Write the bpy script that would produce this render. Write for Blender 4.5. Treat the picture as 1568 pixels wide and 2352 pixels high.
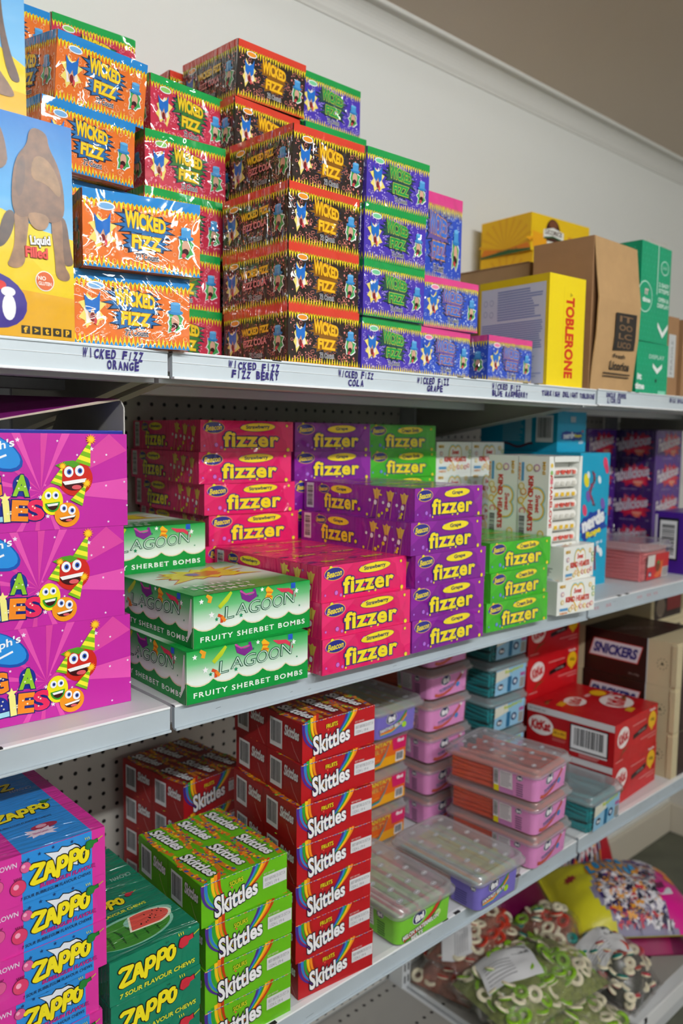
import bpy, bmesh, math, random
from mathutils import Vector, Matrix

# ------------------------------------------------------------------ scene, camera, light, exposure
scene = bpy.context.scene
for o in list(bpy.data.objects):
    bpy.data.objects.remove(o)
scene.view_settings.view_transform = 'Standard'
scene.view_settings.look = 'None'
scene.view_settings.gamma = 1.0
scene.view_settings.use_curve_mapping = False
scene.view_settings.exposure = .46
scene.cycles.max_bounces = 8
scene.cycles.transparent_max_bounces = 24
scene.cycles.sample_clamp_indirect = 6.0
COL = scene.collection

EYE = Vector((0, 0, 1.45))
YAW, PITCH, ROLL = .74271757, -.09542773, .01375574
fw = Vector((math.sin(YAW) * math.cos(PITCH), math.cos(YAW) * math.cos(PITCH), math.sin(PITCH)))
rt = fw.cross(Vector((0, 0, 1))).normalized()
up = rt.cross(fw)
rt, up = rt * math.cos(ROLL) + up * math.sin(ROLL), up * math.cos(ROLL) - rt * math.sin(ROLL)
cam_d = bpy.data.cameras.new('camera')
cam = bpy.data.objects.new('camera', cam_d)
COL.objects.link(cam)
M = Matrix((rt, up, -fw)).transposed().to_4x4()
M.translation = EYE
cam.matrix_world = M
cam_d.sensor_fit = 'VERTICAL'
cam_d.sensor_height = 36.0
cam_d.lens = 1857.1 / 2352 * 36.0
cam_d.clip_start = .02
cam_d.dof.use_dof = True
cam_d.dof.focus_distance = .93
cam_d.dof.aperture_fstop = 4.6
scene.camera = cam

world = bpy.data.worlds.new('world')
scene.world = world
world.use_nodes = True
world.node_tree.nodes['Background'].inputs[0].default_value = (.8, .88, 1, 1)
world.node_tree.nodes['Background'].inputs[1].default_value = .05

CEIL = 2.348
WALL = 1.300
# the shop's bare ceiling tubes: x, y, length, radiance (built as glowing tubes in their housings)
LAMPS = [(.25, -.98, 2.3, 98), (.6, -3.1, 2.3, 36)]
m_glow = bpy.data.materials.new('tube_glow'); m_glow.use_nodes = True
m_glow.node_tree.nodes['Principled BSDF'].inputs['Emission Color'].default_value = (.975, .99, 1, 1)
m_glow.node_tree.nodes['Principled BSDF'].inputs['Emission Strength'].default_value = 1
def lamp_tube(x, y, ln, power, parent):
    """one fluorescent tube: a glowing cylinder that really lights the shop"""
    me = bpy.data.meshes.new('tube'); n = 12; r = .019
    vs = [(s * ln / 2, r * math.cos(q * 2 * math.pi / n), -.062 + r * math.sin(q * 2 * math.pi / n)) for s in (-1, 1) for q in range(n)]
    me.from_pydata(vs, [], [(q, n + q, n + (q + 1) % n, (q + 1) % n) for q in range(n)])
    m = m_glow.copy(); m.node_tree.nodes['Principled BSDF'].inputs['Emission Strength'].default_value = power
    me.materials.append(m); o = bpy.data.objects.new('tube', me); COL.objects.link(o); o.parent = parent

# ------------------------------------------------------------------ materials
MATS = {}
def lin(h):
    h = h.lstrip('#')
    c = [int(h[i:i + 2], 16) / 255 for i in (0, 2, 4)]
    return tuple(v / 12.92 if v <= .04045 else ((v + .055) / 1.055) ** 2.4 for v in c) + (1,)
def ink(h, kind='p'):
    """printed card: 'p' plain satin card, 'w' card under crinkled shrink film, 'm' matt, 'l' label"""
    key = h + kind
    if key in MATS: return MATS[key]
    m = bpy.data.materials.new('print_' + key.lstrip('#'))
    m.use_nodes = True
    nt = m.node_tree; b = nt.nodes['Principled BSDF']
    b.inputs['Base Color'].default_value = lin(h)
    if kind == 'm':
        b.inputs['Roughness'].default_value = .75
    elif kind == 'l':
        b.inputs['Roughness'].default_value = .5
    elif kind == 'p':
        b.inputs['Roughness'].default_value = .30; b.inputs['Specular IOR Level'].default_value = .3
        tc = nt.nodes.new('ShaderNodeTexCoord')
        n = nt.nodes.new('ShaderNodeTexNoise'); n.inputs['Scale'].default_value = 22; n.inputs['Detail'].default_value = 3
        nt.links.new(tc.outputs['Object'], n.inputs['Vector'])
        bp = nt.nodes.new('ShaderNodeBump'); bp.inputs['Strength'].default_value = .12; bp.inputs['Distance'].default_value = .01
        nt.links.new(n.outputs[0], bp.inputs['Height']); nt.links.new(bp.outputs[0], b.inputs['Normal'])
    else:
        b.inputs['Roughness'].default_value = .6; b.inputs['Specular IOR Level'].default_value = .12
        b.inputs['Coat Weight'].default_value = 1
        b.inputs['Coat Roughness'].default_value = .035
        b.inputs['Coat IOR'].default_value = 1.6
        g = nt.nodes.new('ShaderNodeGroup'); g.node_tree = film_group()
        nt.links.new(g.outputs[0], b.inputs['Coat Normal'])
    MATS[key] = m
    return m
def film_group():
    if 'film' in bpy.data.node_groups: return bpy.data.node_groups['film']
    g = bpy.data.node_groups.new('film', 'ShaderNodeTree')
    g.interface.new_socket('Normal', in_out='OUTPUT', socket_type='NodeSocketVector')
    N = g.nodes; Lk = g.links
    tc = N.new('ShaderNodeTexCoord'); oi = N.new('ShaderNodeObjectInfo')
    ad = N.new('ShaderNodeVectorMath'); ad.operation = 'ADD'
    Lk.new(tc.outputs['Object'], ad.inputs[0])
    mu = N.new('ShaderNodeVectorMath'); mu.operation = 'SCALE'; mu.inputs['Scale'].default_value = 3.0
    Lk.new(oi.outputs['Location'], mu.inputs[0]); Lk.new(mu.outputs[0], ad.inputs[1])
    mp = N.new('ShaderNodeMapping'); mp.inputs['Rotation'].default_value = (.5, .6, .7); mp.inputs['Scale'].default_value = (.8, 4.5, .8)
    Lk.new(ad.outputs[0], mp.inputs[0])
    n1 = N.new('ShaderNodeTexNoise'); n1.inputs['Scale'].default_value = 15; n1.inputs['Detail'].default_value = 2.2; n1.inputs['Distortion'].default_value = 1.0
    n2 = N.new('ShaderNodeTexNoise'); n2.inputs['Scale'].default_value = 70; n2.inputs['Detail'].default_value = 2
    Lk.new(mp.outputs[0], n1.inputs['Vector']); Lk.new(mp.outputs[0], n2.inputs['Vector'])
    b1 = N.new('ShaderNodeBump'); b1.inputs['Strength'].default_value = 1; b1.inputs['Distance'].default_value = .016
    b2 = N.new('ShaderNodeBump'); b2.inputs['Strength'].default_value = .04; b2.inputs['Distance'].default_value = .003
    rg = N.new('ShaderNodeMath'); rg.operation = 'SUBTRACT'; rg.inputs[1].default_value = .5; Lk.new(n1.outputs[0], rg.inputs[0])
    ra = N.new('ShaderNodeMath'); ra.operation = 'ABSOLUTE'; Lk.new(rg.outputs[0], ra.inputs[0])
    rs = N.new('ShaderNodeMath'); rs.operation = 'SUBTRACT'; rs.inputs[0].default_value = .16; rs.use_clamp = True; Lk.new(ra.outputs[0], rs.inputs[1])
    Lk.new(rs.outputs[0], b1.inputs['Height']); Lk.new(n2.outputs[0], b2.inputs['Height']); Lk.new(b1.outputs[0], b2.inputs['Normal'])
    out = N.new('NodeGroupOutput'); Lk.new(b2.outputs[0], out.inputs[0])
    return g
def simple(name, h, rough=.5, metal=0, noise=0, scale=8, bump=0):
    if name in MATS: return MATS[name]
    m = bpy.data.materials.new(name); m.use_nodes = True
    nt = m.node_tree; b = nt.nodes['Principled BSDF']
    b.inputs['Roughness'].default_value = rough; b.inputs['Metallic'].default_value = metal
    c = lin(h); b.inputs['Base Color'].default_value = c
    if noise or bump:
        tc = nt.nodes.new('ShaderNodeTexCoord')
        n = nt.nodes.new('ShaderNodeTexNoise'); n.inputs['Scale'].default_value = scale; n.inputs['Detail'].default_value = 6
        nt.links.new(tc.outputs['Object'], n.inputs['Vector'])
        if noise:
            r = nt.nodes.new('ShaderNodeValToRGB')
            r.color_ramp.elements[0].position = .3; r.color_ramp.elements[1].position = .7
            r.color_ramp.elements[0].color = tuple(v * (1 - noise) for v in c[:3]) + (1,)
            r.color_ramp.elements[1].color = c
            nt.links.new(n.outputs[0], r.inputs[0]); nt.links.new(r.outputs[0], b.inputs['Base Color'])
        if bump:
            bp = nt.nodes.new('ShaderNodeBump'); bp.inputs['Strength'].default_value = bump; bp.inputs['Distance'].default_value = .004
            nt.links.new(n.outputs[0], bp.inputs['Height']); nt.links.new(bp.outputs[0], b.inputs['Normal'])
    MATS[name] = m
    return m
def gradz(name, stops, axis='Z', lo=0, hi=1, kind='p'):
    """a printed colour run along one axis of the thing itself (object space)"""
    if name in MATS: return MATS[name]
    m = ink(stops[0][1], kind).copy(); m.name = name
    nt = m.node_tree; b = nt.nodes['Principled BSDF']
    tc = nt.nodes.new('ShaderNodeTexCoord'); sp = nt.nodes.new('ShaderNodeSeparateXYZ')
    nt.links.new(tc.outputs['Object'], sp.inputs[0])
    mr = nt.nodes.new('ShaderNodeMapRange'); mr.inputs['From Min'].default_value = lo; mr.inputs['From Max'].default_value = hi
    nt.links.new(sp.outputs[axis], mr.inputs['Value'])
    r = nt.nodes.new('ShaderNodeValToRGB')
    while len(r.color_ramp.elements) < len(stops): r.color_ramp.elements.new(.5)
    for e, (p, h) in zip(r.color_ramp.elements, stops): e.position = p
    for e, (p, h) in zip(r.color_ramp.elements, stops): e.position = p; e.color = lin(h)
    nt.links.new(mr.outputs[0], r.inputs[0]); nt.links.new(r.outputs[0], b.inputs['Base Color'])
    MATS[name] = m
    return m
def clear(name, tint='#ffffff', haze=.1, gloss=.08, rough=.1, crinkle=0.0):
    """thin clear plastic: see-through, a little milky, mirror-like at grazing angles"""
    if name in MATS: return MATS[name]
    m = bpy.data.materials.new(name); m.use_nodes = True
    nt = m.node_tree; N = nt.nodes; L = nt.links
    for n in list(N): N.remove(n)
    out = N.new('ShaderNodeOutputMaterial')
    tr = N.new('ShaderNodeBsdfTransparent'); tr.inputs[0].default_value = lin(tint)
    df = N.new('ShaderNodeBsdfDiffuse'); df.inputs[0].default_value = (.86, .86, .90, 1)
    gl = N.new('ShaderNodeBsdfGlossy'); gl.inputs[0].default_value = (1, 1, 1, 1); gl.inputs['Roughness'].default_value = rough
    tl = N.new('ShaderNodeBsdfTranslucent'); tl.inputs[0].default_value = (.8, .8, .82, 1)
    m0 = N.new('ShaderNodeMixShader'); m0.inputs[0].default_value = .4; L.new(df.outputs[0], m0.inputs[1]); L.new(tl.outputs[0], m0.inputs[2])
    m1 = N.new('ShaderNodeMixShader'); m1.inputs[0].default_value = haze
    L.new(tr.outputs[0], m1.inputs[1]); L.new(m0.outputs[0], m1.inputs[2])
    lw = N.new('ShaderNodeLayerWeight'); lw.inputs[0].default_value = .5
    fr = N.new('ShaderNodeMath'); fr.operation = 'POWER'; fr.inputs[1].default_value = 4.5; L.new(lw.outputs['Facing'], fr.inputs[0])
    ad = N.new('ShaderNodeMath'); ad.operation = 'ADD'; ad.use_clamp = True; ad.inputs[1].default_value = gloss
    L.new(fr.outputs[0], ad.inputs[0])
    m2 = N.new('ShaderNodeMixShader'); L.new(ad.outputs[0], m2.inputs[0])
    L.new(m1.outputs[0], m2.inputs[1]); L.new(gl.outputs[0], m2.inputs[2])
    if crinkle:
        tc = N.new('ShaderNodeTexCoord'); n = N.new('ShaderNodeTexNoise'); n.inputs['Scale'].default_value = 28
        n.inputs['Detail'].default_value = 5; n.inputs['Distortion'].default_value = 1.2
        L.new(tc.outputs['Object'], n.inputs['Vector'])
        bp = N.new('ShaderNodeBump'); bp.inputs['Strength'].default_value = crinkle; bp.inputs['Distance'].default_value = .02
        L.new(n.outputs[0], bp.inputs['Height']); L.new(bp.outputs[0], gl.inputs['Normal']); L.new(bp.outputs[0], lw.inputs['Normal'])
    L.new(m2.outputs[0], out.inputs[0])
    MATS[name] = m
    return m

# ------------------------------------------------------------------ lettering (built-in font, converted to flat mesh)
GLY = {}
def glyphs(s, off=0.0, sp=1.0):
    k = (s, off, sp)
    if k in GLY: return GLY[k]
    c = bpy.data.curves.new('letters', 'FONT')
    c.body = s; c.size = 1; c.offset = off; c.space_character = sp; c.resolution_u = 3; c.fill_mode = 'FRONT'
    o = bpy.data.objects.new('letters', c); COL.objects.link(o)
    dg = bpy.context.evaluated_depsgraph_get()
    me = bpy.data.meshes.new_from_object(o.evaluated_get(dg))
    vs = [(v.co.x, v.co.y) for v in me.vertices]; fs = [tuple(p.vertices) for p in me.polygons]
    bpy.data.objects.remove(o); bpy.data.curves.remove(c); bpy.data.meshes.remove(me)
    if not vs: vs = [(0, 0), (1, 0), (0, 1)]; fs = []
    GLY[k] = (vs, fs)
    return GLY[k]

# ------------------------------------------------------------------ mesh builder with flat printed artwork
class MB:
    def __init__(s):
        s.v = []; s.f = []; s.mi = []; s.mats = []; s.sm = []
        s.frame = None
    def mat(s, m):
        if isinstance(m, str): m = ink(m, s.kind)
        if m not in s.mats: s.mats.append(m)
        return s.mats.index(m)
    kind = 'p'
    def add(s, vs, fs, m, smooth=False):
        b = len(s.v); i = s.mat(m)
        s.v += [tuple(v) for v in vs]
        for f in fs: s.f.append(tuple(b + k for k in f)); s.mi.append(i); s.sm.append(smooth)
    # --- solids
    def box(s, x0, y0, z0, x1, y1, z1, m, c=0.0):
        if c <= 0:
            vs = [(x, y, z) for z in (z0, z1) for y in (y0, y1) for x in (x0, x1)]
            s.add(vs, [(0, 2, 3, 1), (4, 5, 7, 6), (0, 1, 5, 4), (2, 6, 7, 3), (0, 4, 6, 2), (1, 3, 7, 5)], m); return
        bm = bmesh.new(); bmesh.ops.create_cube(bm, size=1)
        for v in bm.verts: v.co = ((x0 + x1) / 2 + v.co.x * (x1 - x0), (y0 + y1) / 2 + v.co.y * (y1 - y0), (z0 + z1) / 2 + v.co.z * (z1 - z0))
        bmesh.ops.bevel(bm, geom=bm.edges[:], offset=c, segments=2, affect='EDGES', profile=.6)
        bm.verts.index_update()
        s.add([v.co[:] for v in bm.verts], [[v.index for v in f.verts] for f in bm.faces], m); bm.free()
    def loft(s, rings, m, cap0=True, cap1=True, smooth=True):
        n = len(rings[0]); vs = [p for r in rings for p in r]; fs = []
        for k in range(len(rings) - 1):
            for i in range(n): fs.append((k * n + i, k * n + (i + 1) % n, (k + 1) * n + (i + 1) % n, (k + 1) * n + i))
        s.add(vs, fs, m, smooth)
        if cap0: s.add(rings[0], [tuple(range(n))[::-1]], m)
        if cap1: s.add(rings[-1], [tuple(range(n))], m)
    def tube(s, pts, r, m, n=8):
        rings = []
        pts = [Vector(p) for p in pts]
        for i, p in enumerate(pts):
            t = (pts[min(i + 1, len(pts) - 1)] - pts[max(i - 1, 0)]).normalized()
            a = t.cross(Vector((0, 0, 1)))
            if a.length < .1: a = t.cross(Vector((1, 0, 0)))
            a.normalize(); b = t.cross(a)
            rings.append([p + r * (a * math.cos(q * 2 * math.pi / n) - b * math.sin(q * 2 * math.pi / n)) for q in range(n)])
        s.loft(rings, m)
    # --- artwork on the face in s.frame = (origin, U, V, N)
    def face(s, O, U, V):
        s.frame = (Vector(O), Vector(U), Vector(V), Vector(U).cross(Vector(V)).normalized()); return s
    cnt = 0
    def lay(s, l): s.cnt += 1; return l + .7 * (s.cnt % 120) / 120
    def P(s, u, v, l): O, U, V, Nn = s.frame; return O + U * u + V * v + Nn * (.00022 * l)
    def poly(s, pts, m, l=1):
        l = s.lay(l)
        s.add([s.P(u, v, l) for u, v in pts], [tuple(range(len(pts)))], m)
    def rect(s, u0, v0, u1, v1, m, l=1): s.poly([(u0, v0), (u1, v0), (u1, v1), (u0, v1)], m, l)
    def ell(s, cu, cv, a, b, m, l=1, rot=0, n=20):
        c, q = math.cos(rot), math.sin(rot)
        s.poly([(cu + a * math.cos(t) * c - b * math.sin(t) * q, cv + a * math.cos(t) * q + b * math.sin(t) * c) for t in [k * 2 * math.pi / n for k in range(n)]], m, l)
    def soft(s, pts, m, l=1, k=2):
        """closed outline with its corners rounded off"""
        for _ in range(k):
            n = len(pts); q = []
            for i in range(n):
                a, c = pts[i], pts[(i + 1) % n]
                q += [(a[0] * .75 + c[0] * .25, a[1] * .75 + c[1] * .25), (a[0] * .25 + c[0] * .75, a[1] * .25 + c[1] * .75)]
            pts = q
        s.poly(pts, m, l)
    def star(s, cu, cv, r, m, l=1, n=5, inner=.45, rot=0, asp=1):
        s.poly([(cu + (r if k % 2 == 0 else r * inner) * math.cos(rot + math.pi / 2 + k * math.pi / n), cv + asp * (r if k % 2 == 0 else r * inner) * math.sin(rot + math.pi / 2 + k * math.pi / n)) for k in range(2 * n)], m, l)
    def path(s, pts, wd, m, l=1):
        """a printed stroke of even width"""
        L = []; R = []; l = s.lay(l)
        for i, p in enumerate(pts):
            a = pts[max(i - 1, 0)]; b = pts[min(i + 1, len(pts) - 1)]
            dx, dy = b[0] - a[0], b[1] - a[1]; q = math.hypot(dx, dy) or 1
            w = wd[i] if isinstance(wd, (list, tuple)) else wd
            L.append((p[0] - dy / q * w / 2, p[1] + dx / q * w / 2)); R.append((p[0] + dy / q * w / 2, p[1] - dx / q * w / 2))
        n = len(pts)
        s.add([s.P(u, v, l) for u, v in R + L], [(i, i + 1, n + i + 1, n + i) for i in range(n - 1)], m)
    def marker(s, strokes, x, y, sx, sy, wd, m, l, ow=0, oc=None, shear=0, rot=0):
        """fat round-ended brush strokes, with a dark rim behind them"""
        c, q = math.cos(rot), math.sin(rot)
        for w, mm in (((wd + ow * 2, oc),) if oc else ()) + ((wd, m),):
            for st in strokes:
                pts = [((a + b * shear) * sx, b * sy) for a, b in st]
                pts = [(x + a * c - b * q, y + a * q + b * c) for a, b in pts]
                for a, b in zip(pts, pts[1:]):
                    s.path([a, b], w, mm, l)
                for a, b in pts: s.ell(a, b, w / 2, w / 2, mm, l, n=12)
            l += 1
    def text(s, t, cu, cv, w, h, m, l=2, rot=0, shear=0, off=0.0, warp=None, out=None, ow=.05, sp=1.0):
        """centred line of lettering fitted to w x h (either may be None)"""
        v0, f0 = glyphs(t, off, sp)
        xs = [p[0] for p in v0]; ys = [p[1] for p in v0]
        x0, x1, y0, y1 = min(xs), max(xs), min(ys), max(ys)
        sx = w / (x1 - x0) if w else None; sy = h / (y1 - y0) if h else None
        sx = sx or sy; sy = sy or sx
        c, q = math.cos(rot), math.sin(rot)
        def tr(p):
            a = (p[0] - (x0 + x1) / 2) * sx; b = (p[1] - (y0 + y1) / 2) * sy
            a += b * shear
            if warp: a, b = warp(a, b)
            return cu + a * c - b * q, cv + a * q + b * c
        l = s.lay(l)
        if out:
            v1, f1 = glyphs(t, off + ow, sp)
            s.add([s.P(*tr(p), l) for p in v1], f1, out); l += 1
        s.add([s.P(*tr(p), l) for p in v0], f0, m)
    def barcode(s, u0, v0, u1, v1, l=2, seed=1, vert=False):
        s.rect(u0, v0, u1, v1, '#e8e8ea', l)
        rd = random.Random(seed)
        a, b = (v0, v1) if vert else (u0, u1)
        p = a + (b - a) * .1; e = b - (b - a) * .1; k = (b - a) / 42
        while p < e:
            w = k * rd.choice((.6, .9, 1.4))
            if vert: s.rect(u0 + (u1 - u0) * .12, p, u1 - (u1 - u0) * .12, min(p + w, e), '#15161a', l + 1)
            else: s.rect(p, v0 + (v1 - v0) * .16, min(p + w, e), v1 - (v1 - v0) * .08, '#15161a', l + 1)
            p += w + k * rd.choice((.6, .8, 1.3))
    def lines(s, u0, v0, u1, v1, n, m, l=2, fill=.5, seed=3, ragged=.25):
        rd = random.Random(seed); d = (v1 - v0) / n
        for i in range(n):
            e = u1 - (u1 - u0) * ragged * rd.random()
            s.rect(u0, v1 - (i + .5 + fill / 2) * d, e, v1 - (i + .5 - fill / 2) * d, m, l)
    def build(s, name, parent=None, link=True):
        me = bpy.data.meshes.new(name)
        me.from_pydata(s.v, [], s.f)
        for m in s.mats: me.materials.append(m)
        me.polygons.foreach_set('material_index', s.mi); me.polygons.foreach_set('use_smooth', s.sm)
        me.update()
        o = bpy.data.objects.new(name, me)
        if link: COL.objects.link(o)
        if parent: o.parent = parent
        return o
def faces(mb, W, D, H):
    """artwork frames of a carton whose origin is its front left bottom corner"""
    return dict(F=lambda: mb.face((0, 0, 0), (1, 0, 0), (0, 0, 1)), L=lambda: mb.face((0, D, 0), (0, -1, 0), (0, 0, 1)),
                T=lambda: mb.face((0, 0, H), (1, 0, 0), (0, 1, 0)), R=lambda: mb.face((W, 0, 0), (0, 1, 0), (0, 0, 1)))
def empty(name, loc=(0, 0, 0)):
    o = bpy.data.objects.new(name, None); o.empty_display_size = .05; COL.objects.link(o); o.location = loc; return o
def tag(o, label, cat, group=None, kind=None):
    o['label'] = label; o['category'] = cat
    if group: o['group'] = group
    if kind: o['kind'] = kind
    return o
def struct(o): o['kind'] = 'structure'; return o
PROTO = {}; USED = set()
def put(key, x, y, z, r=0, label='', group=None, p=0, cat='box'):
    """first call places the thing itself, later calls copies of it and of its parts"""
    root = PROTO[key]
    if key in USED:
        src = root; root = src.copy(); COL.objects.link(root)
        for ch in src.children:
            c = ch.copy(); COL.objects.link(c); c.parent = root
            for g in ch.children:
                d = g.copy(); COL.objects.link(d); d.parent = c
    USED.add(key)
    root.location = (x, y, z)
    root.rotation_euler = (math.radians(p), 0, math.radians(r))
    tag(root, label, cat, group)
    return root

# ------------------------------------------------------------------ the room
XL, XR, YF = -3.2, 2.87, -4.6
m_wall = simple('wall_paint', '#e2e3de', .8, bump=.03, scale=60)
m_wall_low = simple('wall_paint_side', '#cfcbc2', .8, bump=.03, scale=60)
m_ceil = simple('ceiling_paint', '#d2c3b2', .85, bump=.03, scale=50)
m_trim = simple('trim_paint', '#d6d5cf', .6)
m_skirt = simple('skirting_paint', '#d2cab9', .55)
m_floor = simple('floor_vinyl', '#5d6051', .5, noise=.25, scale=14)
def wallbox(name, a, m):
    b = MB(); b.box(*a, m); return struct(b.build(name))
wallbox('wall_back', (XL - .1, WALL, -.05, XR + .1, WALL + .1, CEIL + .1), m_wall)
wallbox('wall_right', (XR, YF, -.05, XR + .1, WALL, CEIL + .1), m_wall_low)
wallbox('wall_left', (XL - .1, YF, -.05, XL, WALL, CEIL + .1), m_wall)
wallbox('wall_front', (XL - .1, YF - .1, -.05, XR + .1, YF, CEIL + .1), m_wall)
wallbox('floor', (XL, YF, -.1, XR, WALL, 0), m_floor)
wallbox('ceiling', (XL, YF, CEIL, XR, WALL, CEIL + .1), m_ceil)
# plaster cornice: two small steps with a hollow between them
b = MB()
prof = [(0, -.054), (-.003, -.054), (-.003, -.050), (-.001, -.0485), (-.004, -.040)]
for k in range(1, 8):
    t = k / 8 * math.pi / 2
    prof.append((-.004 - .034 * (1 - math.cos(t)), -.040 + .034 * math.sin(t)))
prof += [(-.039, -.006), (-.043, -.008), (-.047, -.007), (-.049, -.003), (-.049, 0), (0, 0)]
b.loft([[(x, WALL + p[0], CEIL + p[1]) for p in prof] for x in (XL, XR)], m_trim, smooth=False)
struct(b.build('trim_1'))
b = MB(); b.loft([[(XR + (p[0]), y, CEIL + p[1]) for p in prof] for y in (WALL, YF)], m_trim, smooth=False)
struct(b.build('trim_2'))
def skirt(name, a):
    b = MB(); b.box(*a, m_skirt, .004); return struct(b.build(name))
skirt('baseboard_back', (XL, WALL - .016, 0, XR, WALL, .108))
skirt('baseboard_right', (XR - .016, YF, 0, XR, WALL - .016, .108))
m_house = simple('lamp_housing', '#e8e8e4', .4)
for k, (lx, ly, lsx, pw) in enumerate(LAMPS):
    t = empty('ceiling_light', (lx, ly, CEIL))
    tag(t, ('long white tube light on the ceiling just in front of the shelves', 'long white tube light on the ceiling further back in the shop')[k], 'ceiling light')
    b = MB(); b.box(-lsx / 2 - .03, -.07, -.035, lsx / 2 + .03, .07, 0, m_house, .008); b.build('housing', t)
    b = MB()
    for s in (-1, 1): b.box(s * (lsx / 2 + .02) - .008, -.06, -.07, s * (lsx / 2 + .02) + .008, .06, -.034, m_house, .004)
    b.build('end_cap', t); lamp_tube(lx, ly, lsx, pw, t)

# ------------------------------------------------------------------ shelving
m_steel = simple('white_shelf_steel', '#d9dde0', .42, noise=.06, scale=5)
m_steelb = simple('shelf_edge_steel', '#b6c2ca', .38, noise=.12, scale=9)
m_lip = simple('white_shelf_lip', '#f0f2f4', .3)
m_rail = simple('ticket_rail', '#cdd8de', .28, noise=.05, scale=12)
m_brk = simple('bracket_steel', '#a9a79d', .45)
m_slot = simple('slot_dark', '#17161a', .8)
def dots(name, h, px, ox, pz, oz, axes=('X', 'Z'), rad=.0036, hole='#12100f'):
    m = bpy.data.materials.new(name); m.use_nodes = True
    nt = m.node_tree; N = nt.nodes; L = nt.links; b = N['Principled BSDF']; b.inputs['Roughness'].default_value = .5
    tc = N.new('ShaderNodeTexCoord'); sp = N.new('ShaderNodeSeparateXYZ'); L.new(tc.outputs['Object'], sp.inputs[0])
    sq = []
    for ax, pit, off in ((axes[0], px, ox), (axes[1], pz, oz)):
        a = N.new('ShaderNodeMath'); a.operation = 'SUBTRACT'; a.inputs[1].default_value = off - pit / 2; L.new(sp.outputs[ax], a.inputs[0])
        f = N.new('ShaderNodeMath'); f.operation = 'FLOORED_MODULO'; f.inputs[1].default_value = pit; L.new(a.outputs[0], f.inputs[0])
        c = N.new('ShaderNodeMath'); c.operation = 'SUBTRACT'; c.inputs[1].default_value = pit / 2; L.new(f.outputs[0], c.inputs[0])
        q = N.new('ShaderNodeMath'); q.operation = 'MULTIPLY'; L.new(c.outputs[0], q.inputs[0]); L.new(c.outputs[0], q.inputs[1]); sq.append(q)
    s = N.new('ShaderNodeMath'); s.operation = 'ADD'; L.new(sq[0].outputs[0], s.inputs[0]); L.new(sq[1].outputs[0], s.inputs[1])
    t = N.new('ShaderNodeMath'); t.operation = 'LESS_THAN'; t.inputs[1].default_value = rad * rad; L.new(s.outputs[0], t.inputs[0])
    mx = N.new('ShaderNodeMix'); mx.data_type = 'RGBA'; mx.inputs[6].default_value = lin(h); mx.inputs[7].default_value = lin(hole)
    L.new(t.outputs[0], mx.inputs[0]); L.new(mx.outputs[2], b.inputs['Base Color'])
    return m
m_peg = dots('pegboard', '#c9c5bb', .0253, .5212, .0253, .8914)
m_deck = dots('base_deck', '#9d9b96', .0253, .5212, .12, 1.06, ('X', 'Y'), .0042)
BAYS = [(-.434, .470, 'left'), (.476, 1.371, 'middle'), (1.378, 2.274, 'right')]
SH = [(1.540, 'top', .031), (1.135, 'second', .030), (.665, 'third', .030)]
A_, B_ = -.0098, -.0205
NOTES = {1: [(.405, 'WICKED FIZZ', .070, A_), (.416, 'ORANGE', .038, B_)],
         2: [(.588, 'WICKED FIZZ', .077, A_), (.590, 'FIZZ BERRY', .071, B_), (.757, 'WICKED FIZZ', .066, A_), (.757, 'COLA', .030, B_),
             (.914, 'WICKED FIZZ', .072, A_), (.918, 'GRAPE', .036, B_), (1.094, 'WICKED FIZZ', .078, A_), (1.105, 'BLUE RASPBERRY', .098, B_),
             (1.222, 'TURKISH', .056, -.014), (1.284, 'DELIGHT', .050, -.014), (1.340, 'TOBLERONE', .052, -.014)],
         3: [(1.445, 'UNCLE JOHNS', .075, A_), (1.437, 'LICORICE', .050, B_), (1.70, 'MILK BALLS', .07, A_)]}
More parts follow.
